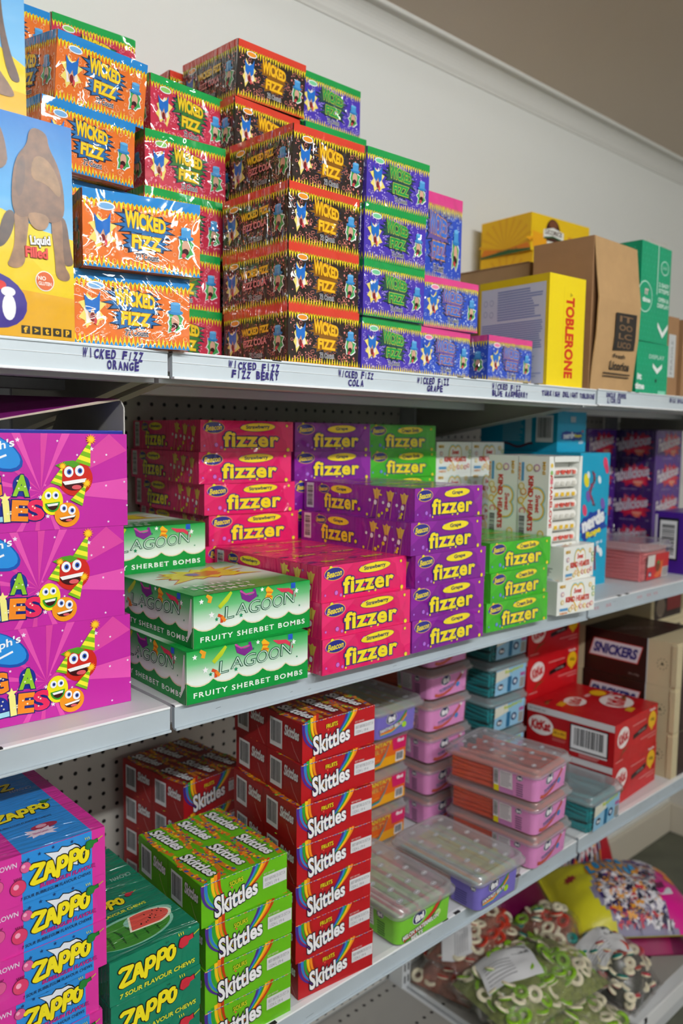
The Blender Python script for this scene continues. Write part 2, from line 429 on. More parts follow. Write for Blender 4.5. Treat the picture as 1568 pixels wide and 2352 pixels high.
for zi, (z, lvl, hh) in enumerate(SH):
    for bi, (x0, x1, side) in enumerate(BAYS):
        dz = (.0015 if bi == 2 else 0)
        t = empty('shelf', (x0, .8, z + dz))
        tag(t, f'white steel shelf, {lvl} level of the {side} bay' + (', handwritten names along its front' if zi == 0 else ', scuffed grey front edge'), 'shelf', 'shelf boards of the wall shelving')
        w = x1 - x0
        b = MB(); b.box(0, .006, -.022, w, .486, 0, m_steel)
        b.box(0, .03, -.034, w, .055, -.0225, m_steel); b.box(0, .25, -.036, w, .28, -.0225, m_steel)
        b.build('board', t)
        b = MB(); b.box(0, 0, -hh + .002, w, .0055, .0, m_rail if zi == 0 else m_steelb)
        b.box(0, -.0015, -.0028, w, .009, .0001, m_lip, .001)
        b.box(0, -.004, -hh, w, .004, -hh + .003, m_lip if zi == 0 else m_steelb, .001)
        if zi == 0:
            b.box(0, -.0018, -.0028, w, 0, -.0012, m_rail); b.box(0, -.0008, -.0128, w, 0, -.0124, m_lip)
        b.kind = 'm'
        b.face((0, 0, 0), (1, 0, 0), (0, 0, 1))
        rd = random.Random(zi * 7 + bi)
        for q in range(9):                                          # scuffs
            u = rd.random() * w; v = -.004 - rd.random() * .02
            if zi: b.path([(u, v), (u + .012 * rd.random() + .003, v + .0006)], .0005, '#6c7278', 1)
        for q in (.12, .155, .55, .585, .74, .775):
            b.box(q * w, -.0017, -.0012, q * w + .014, .0035, .00025, m_slot)
        if zi == 0:
            rail = b.build('price_rail', t)
            for cx, s, ww, v in NOTES.get(bi + 1, []):
                hgt = .0102
                b = MB(); b.kind = 'm'; b.face((0, 0, 0), (1, 0, 0), (0, 0, 1))
                n = len(s); st = ww / n
                for i, ch in enumerate(s):
                    if ch == ' ': continue
                    q = cx - x0 - ww / 2 + (i + .5) * st
                    b.text(ch, q, v + rd.uniform(-.0006, .0006), st * (.80 if ch != 'I' else .16), hgt * rd.uniform(.86, 1.04), '#2c2170', 2 + 4, rot=rd.uniform(-.12, .1), shear=rd.uniform(-.05, .15), off=.045)
                b.build('handwritten_label', rail)
        if zi == 1 and bi == 2:
            for u in (.03, .075, .2, .24, .27): b.text('tan'[int(u * 100) % 3] * 2, u, -.014, .02, .006, '#c08a98', 1, off=.01)
        if zi: b.build('price_rail', t)
        for e in (0, 1):
            xx = .004 if e == 0 else w - .008
            b = MB()
            pr = [(.03, -.023), (.03, -.029), (.438, -.098), (.438, -.023)]
            b.loft([[(x, p[0], p[1]) for p in pr] for x in (xx, xx + .004)], m_brk, smooth=False)
            sx = xx if e == 0 else xx - .012
            b.loft([[(x, p[0], p[1]) for p in ((.032, -.0295), (.032, -.0315), (.438, -.1005), (.438, -.0985))] for x in (sx, sx + .016)], m_brk, smooth=False)
            b.build('bracket', t)
def upright(x, label):
    b = MB(); b.box(x - .014, 1.2415, .05, x + .014, 1.288, 2.0 if x < -1 else 1.535, m_steel, .002)
    for k in range(48):
        for s in (-.006, .006):
            zz = .1 + k * .03
            if zz < 1.5: b.box(x + s - .0022, 1.2408, zz, x + s + .0022, 1.2425, zz + .018, m_slot)
    tag(b.build('upright_post'), label, 'post', 'slotted posts of the wall shelving')
upright(.473, 'slotted white steel post between the left and the middle shelf bay')
upright(1.3745, 'slotted white steel post between the middle and the right shelf bay')
upright(2.276, 'slotted white steel post at the far right end of the shelving')
for (x0, x1, side) in BAYS:
    b = MB(); b.box(x0 + .02, 1.287, .13, x1 - .015, 1.294, 1.515, m_peg)
    b.box(x0 + .02, 1.283, 1.5155, x1 - .015, 1.294, 1.53, m_steel)
    tag(b.build('pegboard_panel'), f'cream perforated back panel of the {side} shelf bay', 'back panel', 'perforated back panels')
    t = empty('base_shelf', (x0, .8, 0))
    tag(t, f'white perforated bottom deck shelf of the {side} bay, close to the floor', 'shelf', 'bottom decks of the wall shelving')
    w = x1 - x0
    b = MB(); b.box(.001, .004, .1, w - .001, .49, .12, m_steel); b.build('frame', t)
    o = MB(); o.box(.012, .03, .1201, w - .012, .488, .1212, m_deck); oo = o.build('deck', t)
    b = MB(); b.box(0, -.002, .085, w, .0035, .122, m_lip, .001)
    for q in (.28, .32, .66, .70): b.box(q, -.0026, .110, q + .012, .0, .1225, m_slot)
    b.build('front_edge', t)
    b = MB(); b.box(0, .03, .002, w, .045, .1, m_steel); b.build('kick_plate', t)

# ------------------------------------------------------------------ printed cartons
def zig(b, u0, u1, v0, v1, n, m, l, seed=0, tip=.3):
    rd = random.Random(seed); pts = [(u0, v0)]; d = (u1 - u0) / n
    for i in range(n):
        pts.append((u0 + (i + .5) * d, v1 + (v0 - v1) * tip * rd.random())); pts.append((u0 + (i + 1) * d, v0))
    b.poly(pts, m, l)
def jag(b, cu, cv, a, c, m, l, n=22, seed=1, amp=.3, rot=0):
    rd = random.Random(seed); pts = []
    for k in range(n):
        t = k / n * 2 * math.pi; x, y = math.cos(t), math.sin(t)
        q = 1 / max(abs(x), abs(y)) ** .8
        f = (1 + amp * rd.random()) if k % 2 else (1 - amp * .35 * rd.random())
        x, y = x * q * f * a, y * q * f * c
        pts.append((cu + x * math.cos(rot) - y * math.sin(rot), cv + x * math.sin(rot) + y * math.cos(rot)))
    b.poly(pts, m, l)
def fizz_face(b, w, h, base, band, bub, logo, edge, hat, oneline=None, seed=1):
    rim = dict((('#1f9a4a', '#c8d24a'), ('#3f78d8', '#f0a83c'))).get(logo, '#c77a1c'); rim2 = .045 if rim != '#c77a1c' else .03
    rd = random.Random(seed)
    b.rect(0, 0, w, h, base, 1)
    for k in range(190):
        r = rd.choice((.0007, .0009, .0011, .0016, .0021, .0026)); u = rd.uniform(.004, w - .004); v = rd.uniform(.08 * h, .84 * h)
        b.ell(u, v, r, r, bub, 2, n=8)
        if r > .002: b.ell(u, v, r * .74, r * .74, base, 3, n=10)
    zig(b, 0, w, .89 * h, .74 * h, 27, '#f2dc28', 4, seed)
    b.rect(0, .885 * h, w, h, band, 5); zig(b, 0, w, .89 * h, .84 * h, 27, band, 5, seed + 2, .5)
    zig(b, 0, w, 0, .17 * h, 27, '#f2dc28', 4, seed + 1); zig(b, 0, w, 0, .075 * h, 27, band, 5, seed + 5)
    b.ell(.19 * w, .80 * h, .075 * w, .055 * h, '#f4f4fa', 4); b.ell(.19 * w, .80 * h, .062 * w, .038 * h, hat, 5)
    # left emblem: burst, pale oval and a blue two-pointed crest
    cu, cv = .16 * w, .49 * h
    jag(b, cu, cv - .03 * h, .075 * w, .16 * h, '#f5e27a', 4, 16, seed + 3, .7); jag(b, cu, cv - .02 * h, .055 * w, .15 * h, '#f3ece4', 5, 14, seed + 4, .5)
    b.ell(cu, cv - .06 * h, .036 * w, .11 * h, '#d8a98a', 6); b.ell(cu, cv - .12 * h, .02 * w, .06 * h, '#7b1820', 7); b.ell(cu + .003, cv - .17 * h, .012 * w, .045 * h, '#d8464e', 8)
    b.poly([(cu - .07 * w, cv + .20 * h), (cu - .035 * w, cv + .12 * h), (cu - .005 * w, cv + .10 * h), (cu + .04 * w, cv + .15 * h), (cu + .065 * w, cv + .23 * h), (cu + .058 * w, cv - .02 * h), (cu + .02 * w, cv - .08 * h), (cu + .005 * w, cv + .01 * h), (cu - .02 * w, cv - .07 * h), (cu - .055 * w, cv - .01 * h)], '#1f6fc8', 8)
    # right emblem: green burst, pale oval, blue top hat
    cu, cv = .87 * w, .42 * h
    jag(b, cu, cv - .04 * h, .07 * w, .13 * h, '#f2f2f0', 4, 14, seed + 6, .5); jag(b, cu, cv - .04 * h, .058 * w, .11 * h, '#46a85a', 5, 14, seed + 6, .6)
    b.ell(cu, cv - .02 * h, .036 * w, .09 * h, '#d9a890', 6); b.ell(cu - .005 * w, cv - .09 * h, .03 * w, .045 * h, '#3a1218', 7, .5); b.ell(cu - .02 * w, cv - .14 * h, .022 * w, .03 * h, '#c8424a', 8, .6)
    b.ell(cu, cv + .10 * h, .068 * w, .035 * h, '#2d83c4', 8); b.poly([(cu - .042 * w, cv + .10 * h), (cu + .042 * w, cv + .10 * h), (cu + .044 * w, cv + .22 * h), (cu - .044 * w, cv + .22 * h)], '#4a9ad6', 9); b.ell(cu, cv + .22 * h, .044 * w, .022 * h, '#6ab4e8', 10)
    arch = lambda a, q: (a, q * (1.12 - a / w * .9) + .02 * h - (a / w) * .18 * h)
    if oneline:
        jag(b, .52 * w, .62 * h, .22 * w, .07 * h, '#3a3320', 4, 26, seed + 8, .35)
        b.text('WICKED FIZZ', .52 * w, .62 * h, .42 * w, .13 * h, logo, 6, off=.05, out=edge, ow=.06, rot=.05)
        b.text(oneline, .52 * w, .42 * h, .36 * w, .12 * h, '#e88a8c', 6, off=.03, out='#7a2a30', ow=.03, rot=.04)
    else:
        for q, cc in ((1.12, '#20304a'), (1.0, edge)):
            jag(b, .51 * w, .62 * h, .185 * w * q, .125 * h * q, cc, 4 if q > 1 else 5, 30, seed + 8, .4, -.1)
            jag(b, .52 * w, .38 * h, .145 * w * q, .105 * h * q, cc, 4 if q > 1 else 5, 26, seed + 9, .5, -.03)
        b.text('WICKED', .515 * w, .635 * h, .35 * w, .19 * h, logo, 7, off=.045, warp=arch, out=rim, ow=rim2)
        b.text('FIZZ', .525 * w, .385 * h, .25 * w, .18 * h, logo, 7, off=.045, rot=-.03, out=rim, ow=rim2)
    b.text('72 Count', .53 * w, .195 * h, .20 * w, .085 * h, '#22263c', 6, off=.02, out='#f4f4f4', ow=.05)
def fizz(key, name, base, band, bub, logo, edge, hat, line=None, dims=(.124, .146, .0768), seed=1):
    W, D, H = dims
    b = MB(); b.kind = 'w'
    b.box(0, 0, 0, W, D, H, base, .0014)
    f = faces(b, W, D, H)
    f['F'](); fizz_face(b, W, H, base, band, bub, logo, edge, hat, None, seed)
    f['L'](); fizz_face(b, D, H, base, band, bub, logo, edge, hat, line, seed + 20)
    f['T'](); b.rect(.001, .001, W - .001, D - .001, band, 1)
    b.text('WICKED FIZZ', W / 2, D / 2, W * .7, None, logo, 3, off=.04, out=edge, ow=.06)
    PROTO[key] = b.build(name)
fizz('orange', 'candy_carton', '#e8752c', '#1f86cf', '#f3b48c', '#f4d52c', '#2c6fae', '#7fb6e8', seed=3)
fizz('berry', 'candy_carton', '#c8324e', '#17a04a', '#ec93a8', '#f0d22c', '#3a7a3c', '#8fcf6a', seed=5)
fizz('cola', 'candy_carton', '#2b211e', '#d8402c', '#e4877c', '#f6c21e', '#8a5a12', '#f0982a', 'FIZZ COLA', seed=7)
fizz('grape', 'candy_carton', '#4a36b0', '#169a48', '#c9b9ee', '#1f9a4a', '#24504a', '#7ad0a0', seed=9)
fizz('blue', 'candy_carton', '#2c4fc0', '#e2468e', '#b9cdf2', '#3f78d8', '#6a5aa8', '#f28ab0', seed=11)
# the same blue carton stood up on its end
b = MB(); b.kind = 'w'; W, D, H = .124, .0755, .146
b.box(0, 0, 0, W, D, H, '#2c4fc0', .0014)
b.face((0, 0, 0), (1, 0, 0), (0, 0, 1)); fizz_face(b, W, H, '#2c4fc0', '#e2468e', '#b9cdf2', '#3f78d8', '#6a5aa8', '#f28ab0', None, 33)
PROTO['bluev'] = b.build('candy_carton')

def fizzer_dots(b, w, h, seed, alt, n=14, lo=0):
    rd = random.Random(seed)
    for k in range(n):
        u = rd.uniform(.02, .98) * w; v = rd.choice((rd.uniform(.06, .3), rd.uniform(.72, .94))) * h
        if lo and u < lo * w: continue
        r = rd.choice((.0016, .0022, .003)); c = rd.choice(('#f3df25', '#f3df25', alt))
        b.ell(u, v, r * 1.15, r * 1.15, '#2b2a6e', 3, n=12); b.ell(u, v, r, r, c, 4, n=12)
def beacon(b, cu, cv, a, c, l=4):
    b.ell(cu, cv, a, c, '#e8b84a', l, -.0, 24); b.ell(cu, cv, a * .93, c * .9, '#232a86', l + 1, 0, 24)
    b.text('Beacon', cu, cv, a * 1.5, c * .95, '#f2dc2c', l + 2, rot=.08, shear=.25, off=.025)
def fizzer(key, name, base, deep, alt, flav):
    W, D, H = .166, .238, .0475
    b = MB(); b.kind = 'w'
    b.box(0, 0, 0, W, D, H, base, .0012)
    f = faces(b, W, D, H)
    f['F'](); w, h = W, H
    b.rect(0, 0, w, h, base, 1)
    b.poly([(.0, .0), (.95 * w, 0), (.92 * w, .35 * h), (.88 * w, .45 * h), (.86 * w, .8 * h), (.78 * w, .97 * h), (.35 * w, .99 * h), (.22 * w, .6 * h), (.1 * w, .5 * h), (0, .3 * h)], deep, 2)
    beacon(b, .135 * w, .77 * h, .11 * w, .19 * h)
    b.ell(.6 * w, .80 * h, .196 * w, .147 * h, '#23235c', 4, .04, 28); b.ell(.6 * w, .80 * h, .19 * w, .135 * h, '#f6e024', 5, .04, 28)
    b.text(flav, .6 * w, .80 * h, min(.27, .022 * len(flav) + .04) * w if len(flav) > 6 else .16 * w, .15 * h, '#23235c', 6, rot=.04, off=.03)
    b.text('fizzer', .53 * w, .40 * h, .60 * w, .50 * h, '#f7e11e', 7, off=.034, out='#2a2a78', ow=.048, sp=1.1)
    fizzer_dots(b, w, h, 4, alt, 16)
    f['L'](); w = D
    b.rect(0, 0, w, h, base, 1)
    b.barcode(.03 * w, .1 * h, .10 * w, .95 * h, 2, 5, True)
    beacon(b, .2 * w, .78 * h, .055 * w, .15 * h)
    b.ell(.37 * w, .80 * h, .10 * w, .13 * h, '#f6e024', 5, -.02, 24); b.text(flav, .37 * w, .80 * h, .15 * w if len(flav) > 6 else .09 * w, .13 * h, '#23235c', 6, off=.03)
    b.text('fizzer.', .38 * w, .40 * h, .34 * w, .5 * h, '#f7e11e', 7, off=.032, out='#2a2a78', ow=.045, sp=1.1)
    for k in range(3):                                              # wrapped sweets with twisted yellow ends
        q = (.66 + k * .115) * w; tp = .82 * h - k * .05 * h
        b.poly([(q - .022 * w, 0), (q + .012 * w, tp - .2 * h), (q + .045 * w, tp - .2 * h), (q + .03 * w, 0)], '#e0a860', 3)
        b.poly([(q - .017 * w, 0), (q + .015 * w, tp - .23 * h), (q + .041 * w, tp - .23 * h), (q + .026 * w, 0)], deep, 4)
        b.poly([(q + .012 * w, tp - .2 * h), (q - .004 * w, tp + .1 * h), (q + .015 * w, tp + .06 * h), (q + .03 * w, tp + .13 * h), (q + .045 * w, tp + .06 * h), (q + .064 * w, tp + .07 * h), (q + .044 * w, tp - .2 * h)], '#e9c455', 5)
        b.ell(q + .018 * w, tp - .34 * h, .013 * w, .08 * h, '#f4f4f4', 5); b.ell(q - .03 * w, tp - .28 * h, .010 * w, .05 * h, '#f4f4f4', 5)
        b.path([(q + .012 * w, tp - .2 * h), (q + .01 * w, tp + .06 * h)], .0006, '#b8862c', 6); b.path([(q + .03 * w, tp - .2 * h), (q + .03 * w, tp + .08 * h)], .0006, '#b8862c', 6)
    fizzer_dots(b, w, h, 9, alt, 18)
    f['T'](); b.rect(0, 0, W, D, base, 1)
    for i in range(4):
        for j in range(2):
            u = (.27 + .46 * j) * W; v = (.12 + .25 * i) * D
            b.text('fizzer', u + .02 * W, v, .26 * W, .05 * D, '#f0d428', 3, off=.04, out='#8a1a5a', ow=.03)
            b.ell(u - .19 * W, v + .004, .05 * W, .02 * D, '#5a2a6a', 3)
    PROTO[key] = b.build(name)
fizzer('straw', 'chew_carton', '#e8246e', '#dc1462', '#d06ad0', 'Strawberry')
fizzer('grapef', 'chew_carton', '#8d1e9e', '#7c108e', '#b06ad8', 'Grape')
fizzer('soda', 'chew_carton', '#46b82a', '#3cae24', '#6a8ad8', 'Cream Soda')

# sherbet cartons
def scallop(b, w, v0, v1, n, m, l):
    pts = [(0, 0), (w, 0)]
    for i in range(n):
        for k in range(7):
            t = k / 6; pts.append((w - (i + t) * w / n, v1 - (v1 - v0) * math.sin(math.pi * t) ** .7))
    b.poly(pts, m, l)
def lagoon_face(b, w, h, gm, star_only=False):
    b.rect(0, 0, w, h, gm, 1)
    scallop(b, w, .325 * h, .43 * h, 5, '#e8d8b8', 2); scallop(b, w, .30 * h, .405 * h, 5, '#0f8f3a', 3)
    b.text('FRUITY SHERBET BOMBS', .5 * w, .15 * h, .9 * w, .105 * h, '#f4f6f2', 4, off=.02, sp=1.25)
    for i, ch in enumerate('LAGOON'):
        b.text(ch, (.285 + i * .104) * w, (.60 + .016 * i + (.02 if ch in 'AN' else 0)) * h, .088 * w if ch not in 'L' else .066 * w, (.23 if ch != 'A' else .2) * h, '#d3e9da', 4, off=-.022, shear=.15, rot=.06, out='#1c5a3e', ow=.04)
    for (u, v, r, c) in ((.06, .88, .045, '#f6f6f6'), (.14, .60, .055, '#f6f6f6'), (.18, .5, .035, '#1a8a5a'), (.38, .5, .04, '#1a8a5a'), (.52, .84, .03, '#1a8a5a'), (.56, .95, .04, '#f6f6f6'), (.87, .82, .05, '#f6f6f6'), (.9, .5, .02, '#1a8a5a'), (.62, .78, .03, '#eaf6ee')):
        b.star(u * w, v * h, r * h * 1.3, c, 3)
    b.path([(.10 * w, .99 * h), (.13 * w, .93 * h), (.12 * w, .84 * h)], [.02 * w, .035 * w, .03 * w], '#e8a02a', 3)
    b.path([(.30 * w, .99 * h), (.26 * w, .86 * h), (.20 * w, .72 * h)], [.02 * w, .035 * w, .03 * w], '#b9cc2a', 3)
    b.path([(.38 * w, .99 * h), (.40 * w, .86 * h), (.45 * w, .80 * h), (.50 * w, .86 * h), (.49 * w, .99 * h)], [.02 * w, .04 * w, .05 * w, .04 * w, .02 * w], '#7a2a86', 3)
    b.path([(.37 * w, .99 * h), (.42 * w, .90 * h), (.49 * w, .92 * h)], .012 * w, '#c04a9a', 4)
    b.path([(.60 * w, .97 * h), (.63 * w, .88 * h), (.61 * w, .78 * h), (.65 * w, .74 * h)], [.03 * w, .06 * w, .06 * w, .03 * w], '#f0b424', 3); b.path([(.60 * w, .88 * h), (.65 * w, .86 * h)], .012 * w, '#e07a1c', 4); b.path([(.60 * w, .80 * h), (.65 * w, .78 * h)], .012 * w, '#e07a1c', 4)
    b.path([(.69 * w, .93 * h), (.74 * w, .87 * h), (.80 * w, .86 * h), (.85 * w, .76 * h), (.86 * w, .70 * h)], [.005 * w, .03 * w, .028 * w, .022 * w, .012 * w], '#d63a56', 3)
    b.rect(.82 * w, .88 * h, .86 * w, .995 * h, '#2456c0', 3)
    b.path([(.19 * w, .58 * h), (.22 * w, .54 * h), (.22 * w, .42 * h)], .022 * w, '#d84a22', 4); b.path([(.22 * w, .54 * h), (.25 * w, .44 * h)], .022 * w, '#e8862c', 4)
W, D, H = .177, .195, .0623
gm = gradz('sherbet_fade', [(0, '#eef2ee'), (.42, '#e6efe8'), (.75, '#6cbf7e'), (1, '#0f9a3e')], 'Z', 0, H)
gt = gradz('sherbet_fade_top', [(0, '#149a40'), (.22, '#149a40'), (.4, '#dff0e2'), (.7, '#e4efe8'), (1, '#149a40')], 'Y', 0, D)
b = MB(); b.box(0, 0, 0, W, D, H, '#0f8f3a', .0012)
f = faces(b, W, D, H)
f['F'](); lagoon_face(b, W, H, gm); f['L'](); lagoon_face(b, D, H, gm)
f['T'](); b.rect(.001, .001, W - .001, D - .001, gt, 1)
jag(b, W * .5, D * .62, W * .30, D * .16, '#d8342c', 2, 30, 5, .6); jag(b, W * .5, D * .62, W * .28, D * .15, '#f4dc28', 3, 30, 5, .6); jag(b, W * .52, D * .62, W * .12, D * .07, '#e88a2a', 4, 18, 8, .5); jag(b, W * .42, D * .62, W * .05, D * .04, '#7a4ab0', 5, 12, 9, .4)
for i, s in enumerate(('FRUITY', 'SHERBET', 'BOMBS')): b.text(s, W * (.36 + .0 * i), D * (.27 - .09 * i), W * (.5 if i < 2 else .4), D * .05, '#f2f4f0', 3, rot=0, off=.025, sp=1.35)
root = b.build('sherbet_carton')
b = MB()                                                            # white glue flap folded round the corner
b.poly([(0, 0)], '#f0f0ee') if False else None
b.add([(-.0012, .001, .002), (-.0012, .013, .002), (-.0012, .004, H - .003), (-.0018, .001, H - .003)], [(0, 3, 2, 1)], ink('#e9eee9'))
b.add([(-.0016, .001, .0), (-.0016, .016, .0), (-.0016, .001, H * .34)], [(0, 2, 1)], ink('#0c7a34'))
b.build('corner_flap', root)
PROTO['lagoon'] = root

# magenta party lolly cartons
def fruit(b, cu, cv, a, c, col, l, hat=None, hs=1, lean=.4):
    if hat:
        hu, hv = hat; du, dv = math.sin(lean), math.cos(lean); px, py = dv, -du
        tip = (hu + du * .034 * hs, hv + dv * .034 * hs)
        q = .0105 * hs
        b.poly([(hu - px * q, hv - py * q), (hu + px * q, hv + py * q), tip], '#7cba1e', l + 1)
        for t0, t1 in ((.12, .3), (.48, .62), (.76, .86)):
            A = [(hu + du * .034 * hs * t + s * px * q * (1 - t), hv + dv * .034 * hs * t + s * py * q * (1 - t)) for t, s in ((t0, -1), (t0, 1), (t1, 1), (t1, -1))]
            b.poly(A, '#f4ea3a', l + 2)
        b.star(tip[0], tip[1], .0075 * hs, '#f2a41c', l + 3, 12, .55); b.star(tip[0], tip[1], .005 * hs, '#f6cf2c', l + 4, 10, .5)
    b.ell(cu, cv, a, c, col, l, 0, 26)
def mega_face(b, w, h):
    b.rect(0, 0, w, h, '#bf2a9e', 1)
    cu, cv = w - .098, .40 * h
    rd = random.Random(4)
    for k, a in enumerate((.0, .55, 1.15, 1.5, 1.95, 2.4, 2.9, 3.6, 4.2, 4.6, 5.1)):
        pts = [(cu, cv)]
        for s in (-1, 1):
            t = a + s * (.13 if k in (0, 1) else .06); dx, dy = math.cos(t), math.sin(t)
            k1 = [(q - p) / d for p, q, d in ((cu, w, dx), (cu, 0, dx), (cv, h, dy), (cv, 0, dy)) if abs(d) > 1e-6 and (q - p) / d > 0]
            m = min(k1); pts.append((cu + dx * m, cv + dy * m))
        b.poly(pts, '#d6469f' if k % 2 else '#e052ae', 2)
    for k in range(60): b.star(rd.uniform(0, w), rd.uniform(.04, .96) * h, rd.choice((.0016, .0016, .0028)), rd.choice(('#f0e4f2', '#f0e4f2', '#e070bc')), 3)
    # blue drop with the maker's name
    b.ell(w - .147, .82 * h, .034, .16 * h, '#1a4fa8', 4, -.5); b.ell(w - .147, .83 * h, .031, .14 * h, '#2a8ad8', 5, -.5)
    b.text("Joseph's", w - .149, .84 * h, .05, .11 * h, '#f4f6fa', 6, rot=.25, shear=.2, off=.02)
    b.path([(w - .167, .74 * h), (w - .149, .72 * h), (w - .133, .78 * h)], .0022, '#f4f6fa', 6)
    L1 = [('M', '#e23a5a', -.198), ('E', '#f0c52a', -.173), ('G', '#ef8a24', -.1475), ('A', '#8cc22c', -.1185)]
    L2 = [('L', '#8cc22c', -.209), ('O', '#e23a5a', -.187), ('L', '#f0c52a', -.165), ('L', '#9fd6e6', -.1475), ('I', '#f4ec8a', -.1345), ('E', '#ef8a24', -.1205), ('S', '#e22a5c', -.104)]
    for row, v, hh in ((L1, .47, .22), (L2, .215, .215)):
        for ch, c, x in row:
            ww = .018 if ch not in 'I' else .006
            b.text(ch, w + x, v * h, ww, hh * h, '#1b2f8e', 4, off=.2, rot=(-.08 if ch in 'AE' else .06)); b.ell(w + x, v * h, ww * .5, hh * h * .5, '#1b2f8e', 4)
        for ch, c, x in row:
            ww = .0175 if ch not in 'I' else .0065
            b.text(ch, w + x, v * h, ww, hh * h, c, 6, off=.05, rot=(-.08 if ch in 'AE' else .06), out='#131f6a', ow=.04)
            for q in range(3): b.star(w + x + rd.uniform(-.005, .005), v * h + rd.uniform(-.3, .3) * hh * h, .0013, '#f6f2d0', 9)
    b.star(w - .1355, .345 * h, .0062, '#f7ee8e', 6)
    # three party fruits in striped hats
    u = w - .0685
    fruit(b, u + .008, .53 * h, .0195, .185 * h, '#c8281e', 5, (u + .0165, .68 * h), .84, .33)
    b.poly([(u - .014, .67 * h), (u - .004, .71 * h), (u + .006, .72 * h), (u + .014, .68 * h), (u + .006, .64 * h), (u + .0, .67 * h), (u - .008, .635 * h)], '#4f9a22', 6)
    fruit(b, u - .018, .30 * h, .0118, .145 * h, '#f2e61c', 6, (u - .0135, .47 * h), .62, .35)
    fruit(b, u - .002, .15 * h, .0138, .13 * h, '#f0961c', 7, (u + .0085, .27 * h), .72, .5)
    for (x, y, r, l) in ((.0005, .60, .0052, 8), (.0125, .61, .0052, 8), (-.0225, .36, .0036, 9), (-.0145, .36, .0036, 9), (-.006, .22, .004, 9), (.003, .195, .0042, 9)):
        b.ell(u + x, y * h, r, r * 1.15, '#f6f6f6', l); b.ell(u + x + .0004, y * h, r * .5, r * .58, '#3a62c0', l + 1); b.ell(u + x + .0004, y * h, r * .25, r * .3, '#15162a', l + 2)
    def smile(cx, cy, a, c, l, rot, lips=None):
        pts = [(math.cos(t) * a, math.sin(t) * c) for t in [math.pi + k * math.pi / 10 for k in range(11)]]
        R = lambda p: (cx + p[0] * math.cos(rot) - p[1] * math.sin(rot), cy + p[0] * math.sin(rot) + p[1] * math.cos(rot))
        if lips: b.poly([R((p[0] * 1.3, p[1] * 1.4 + .001)) for p in pts], lips, l)
        b.poly([R(p) for p in pts], '#3a0e12', l + 1); b.poly([R(p) for p in ((-a, 0), (a, 0), (a * .82, -c * .35), (-a * .82, -c * .35))], '#f6f6f4', l + 2)
        if not lips: b.ell(*R((a * .1, -c * .72)), a * .4, c * .22, '#d85a62', l + 2)
    smile(u + .0065, .515 * h, .0135, .11 * h, 8, .12); smile(u - .018, .275 * h, .0062, .07 * h, 9, .1, '#2f9a2c'); smile(u - .002, .135 * h, .009, .06 * h, 9, .15)
W, D, H = .30, .24, .1038
b = MB(); b.box(0, 0, 0, W, D, H, '#b8289a', .0015)
b.face((0, 0, 0), (1, 0, 0), (0, 0, 1)); mega_face(b, W, H)
b.face((0, 0, H), (1, 0, 0), (0, 1, 0)); b.rect(.001, .001, W - .001, D - .001, '#a8228e', 1)
b.face((W, 0, 0), (0, 1, 0), (0, 0, 1)); b.rect(0, 0, D, H, '#b8289a', 1)
PROTO['mega'] = b.build('lolly_carton')
# the open one on top: front wall, side walls, raised lid and grey inner side flap
root = MB(); T = .0016
root.box(0, 0, 0, W, T, H, '#b8289a'); root.box(0, T, 0, W, D, T, '#8a8a86'); root.box(0, D - T, T, W, D, H, '#8a8a86'); root.box(0, T, T, T, D - T, H, '#8a8a86'); root.box(W - T, T, T, W, D - T, H, '#8a8a86')
root.face((0, 0, 0), (1, 0, 0), (0, 0, 1)); mega_face(root, W, H)
root = root.build('lolly_carton')
b = MB(); b.kind = 'm'
b.loft([[(W - T + dx, y, z) for y, z in ((.004, H), (.004, H + .030), (.012, H + .038), (.20, H + .034), (.235, H))] for dx in (0, T)], '#b9b6b0', smooth=False); b.build('side_flap', root)
b = MB()
A = [(.002, .012, H + .001), (.15, .010, H + .010), (W - .03, .008, H + .0345), (W - .004, .008, H + .038), (W - .006, D - .002, H + .046), (.15, D - .002, H + .046), (.002, D - .002, H + .046)]
n = len(A)
b.add(A + [(p[0], p[1], p[2] + T) for p in A], [tuple(range(n))] + [(i, n + i, n + (i + 1) % n, (i + 1) % n) for i in range(n)], ink('#b9ab9a')); b.add([(p[0], p[1], p[2] + T + .0003) for p in A], [tuple(range(n))[::-1]], ink('#8c2078'))
b.build('lid', root)
b = MB(); b.box(.002, .003, H - .004, W - .003, .05, H + .004, '#1c2a8e', .001); b.build('inner_tray', root)
PROTO['megao'] = root

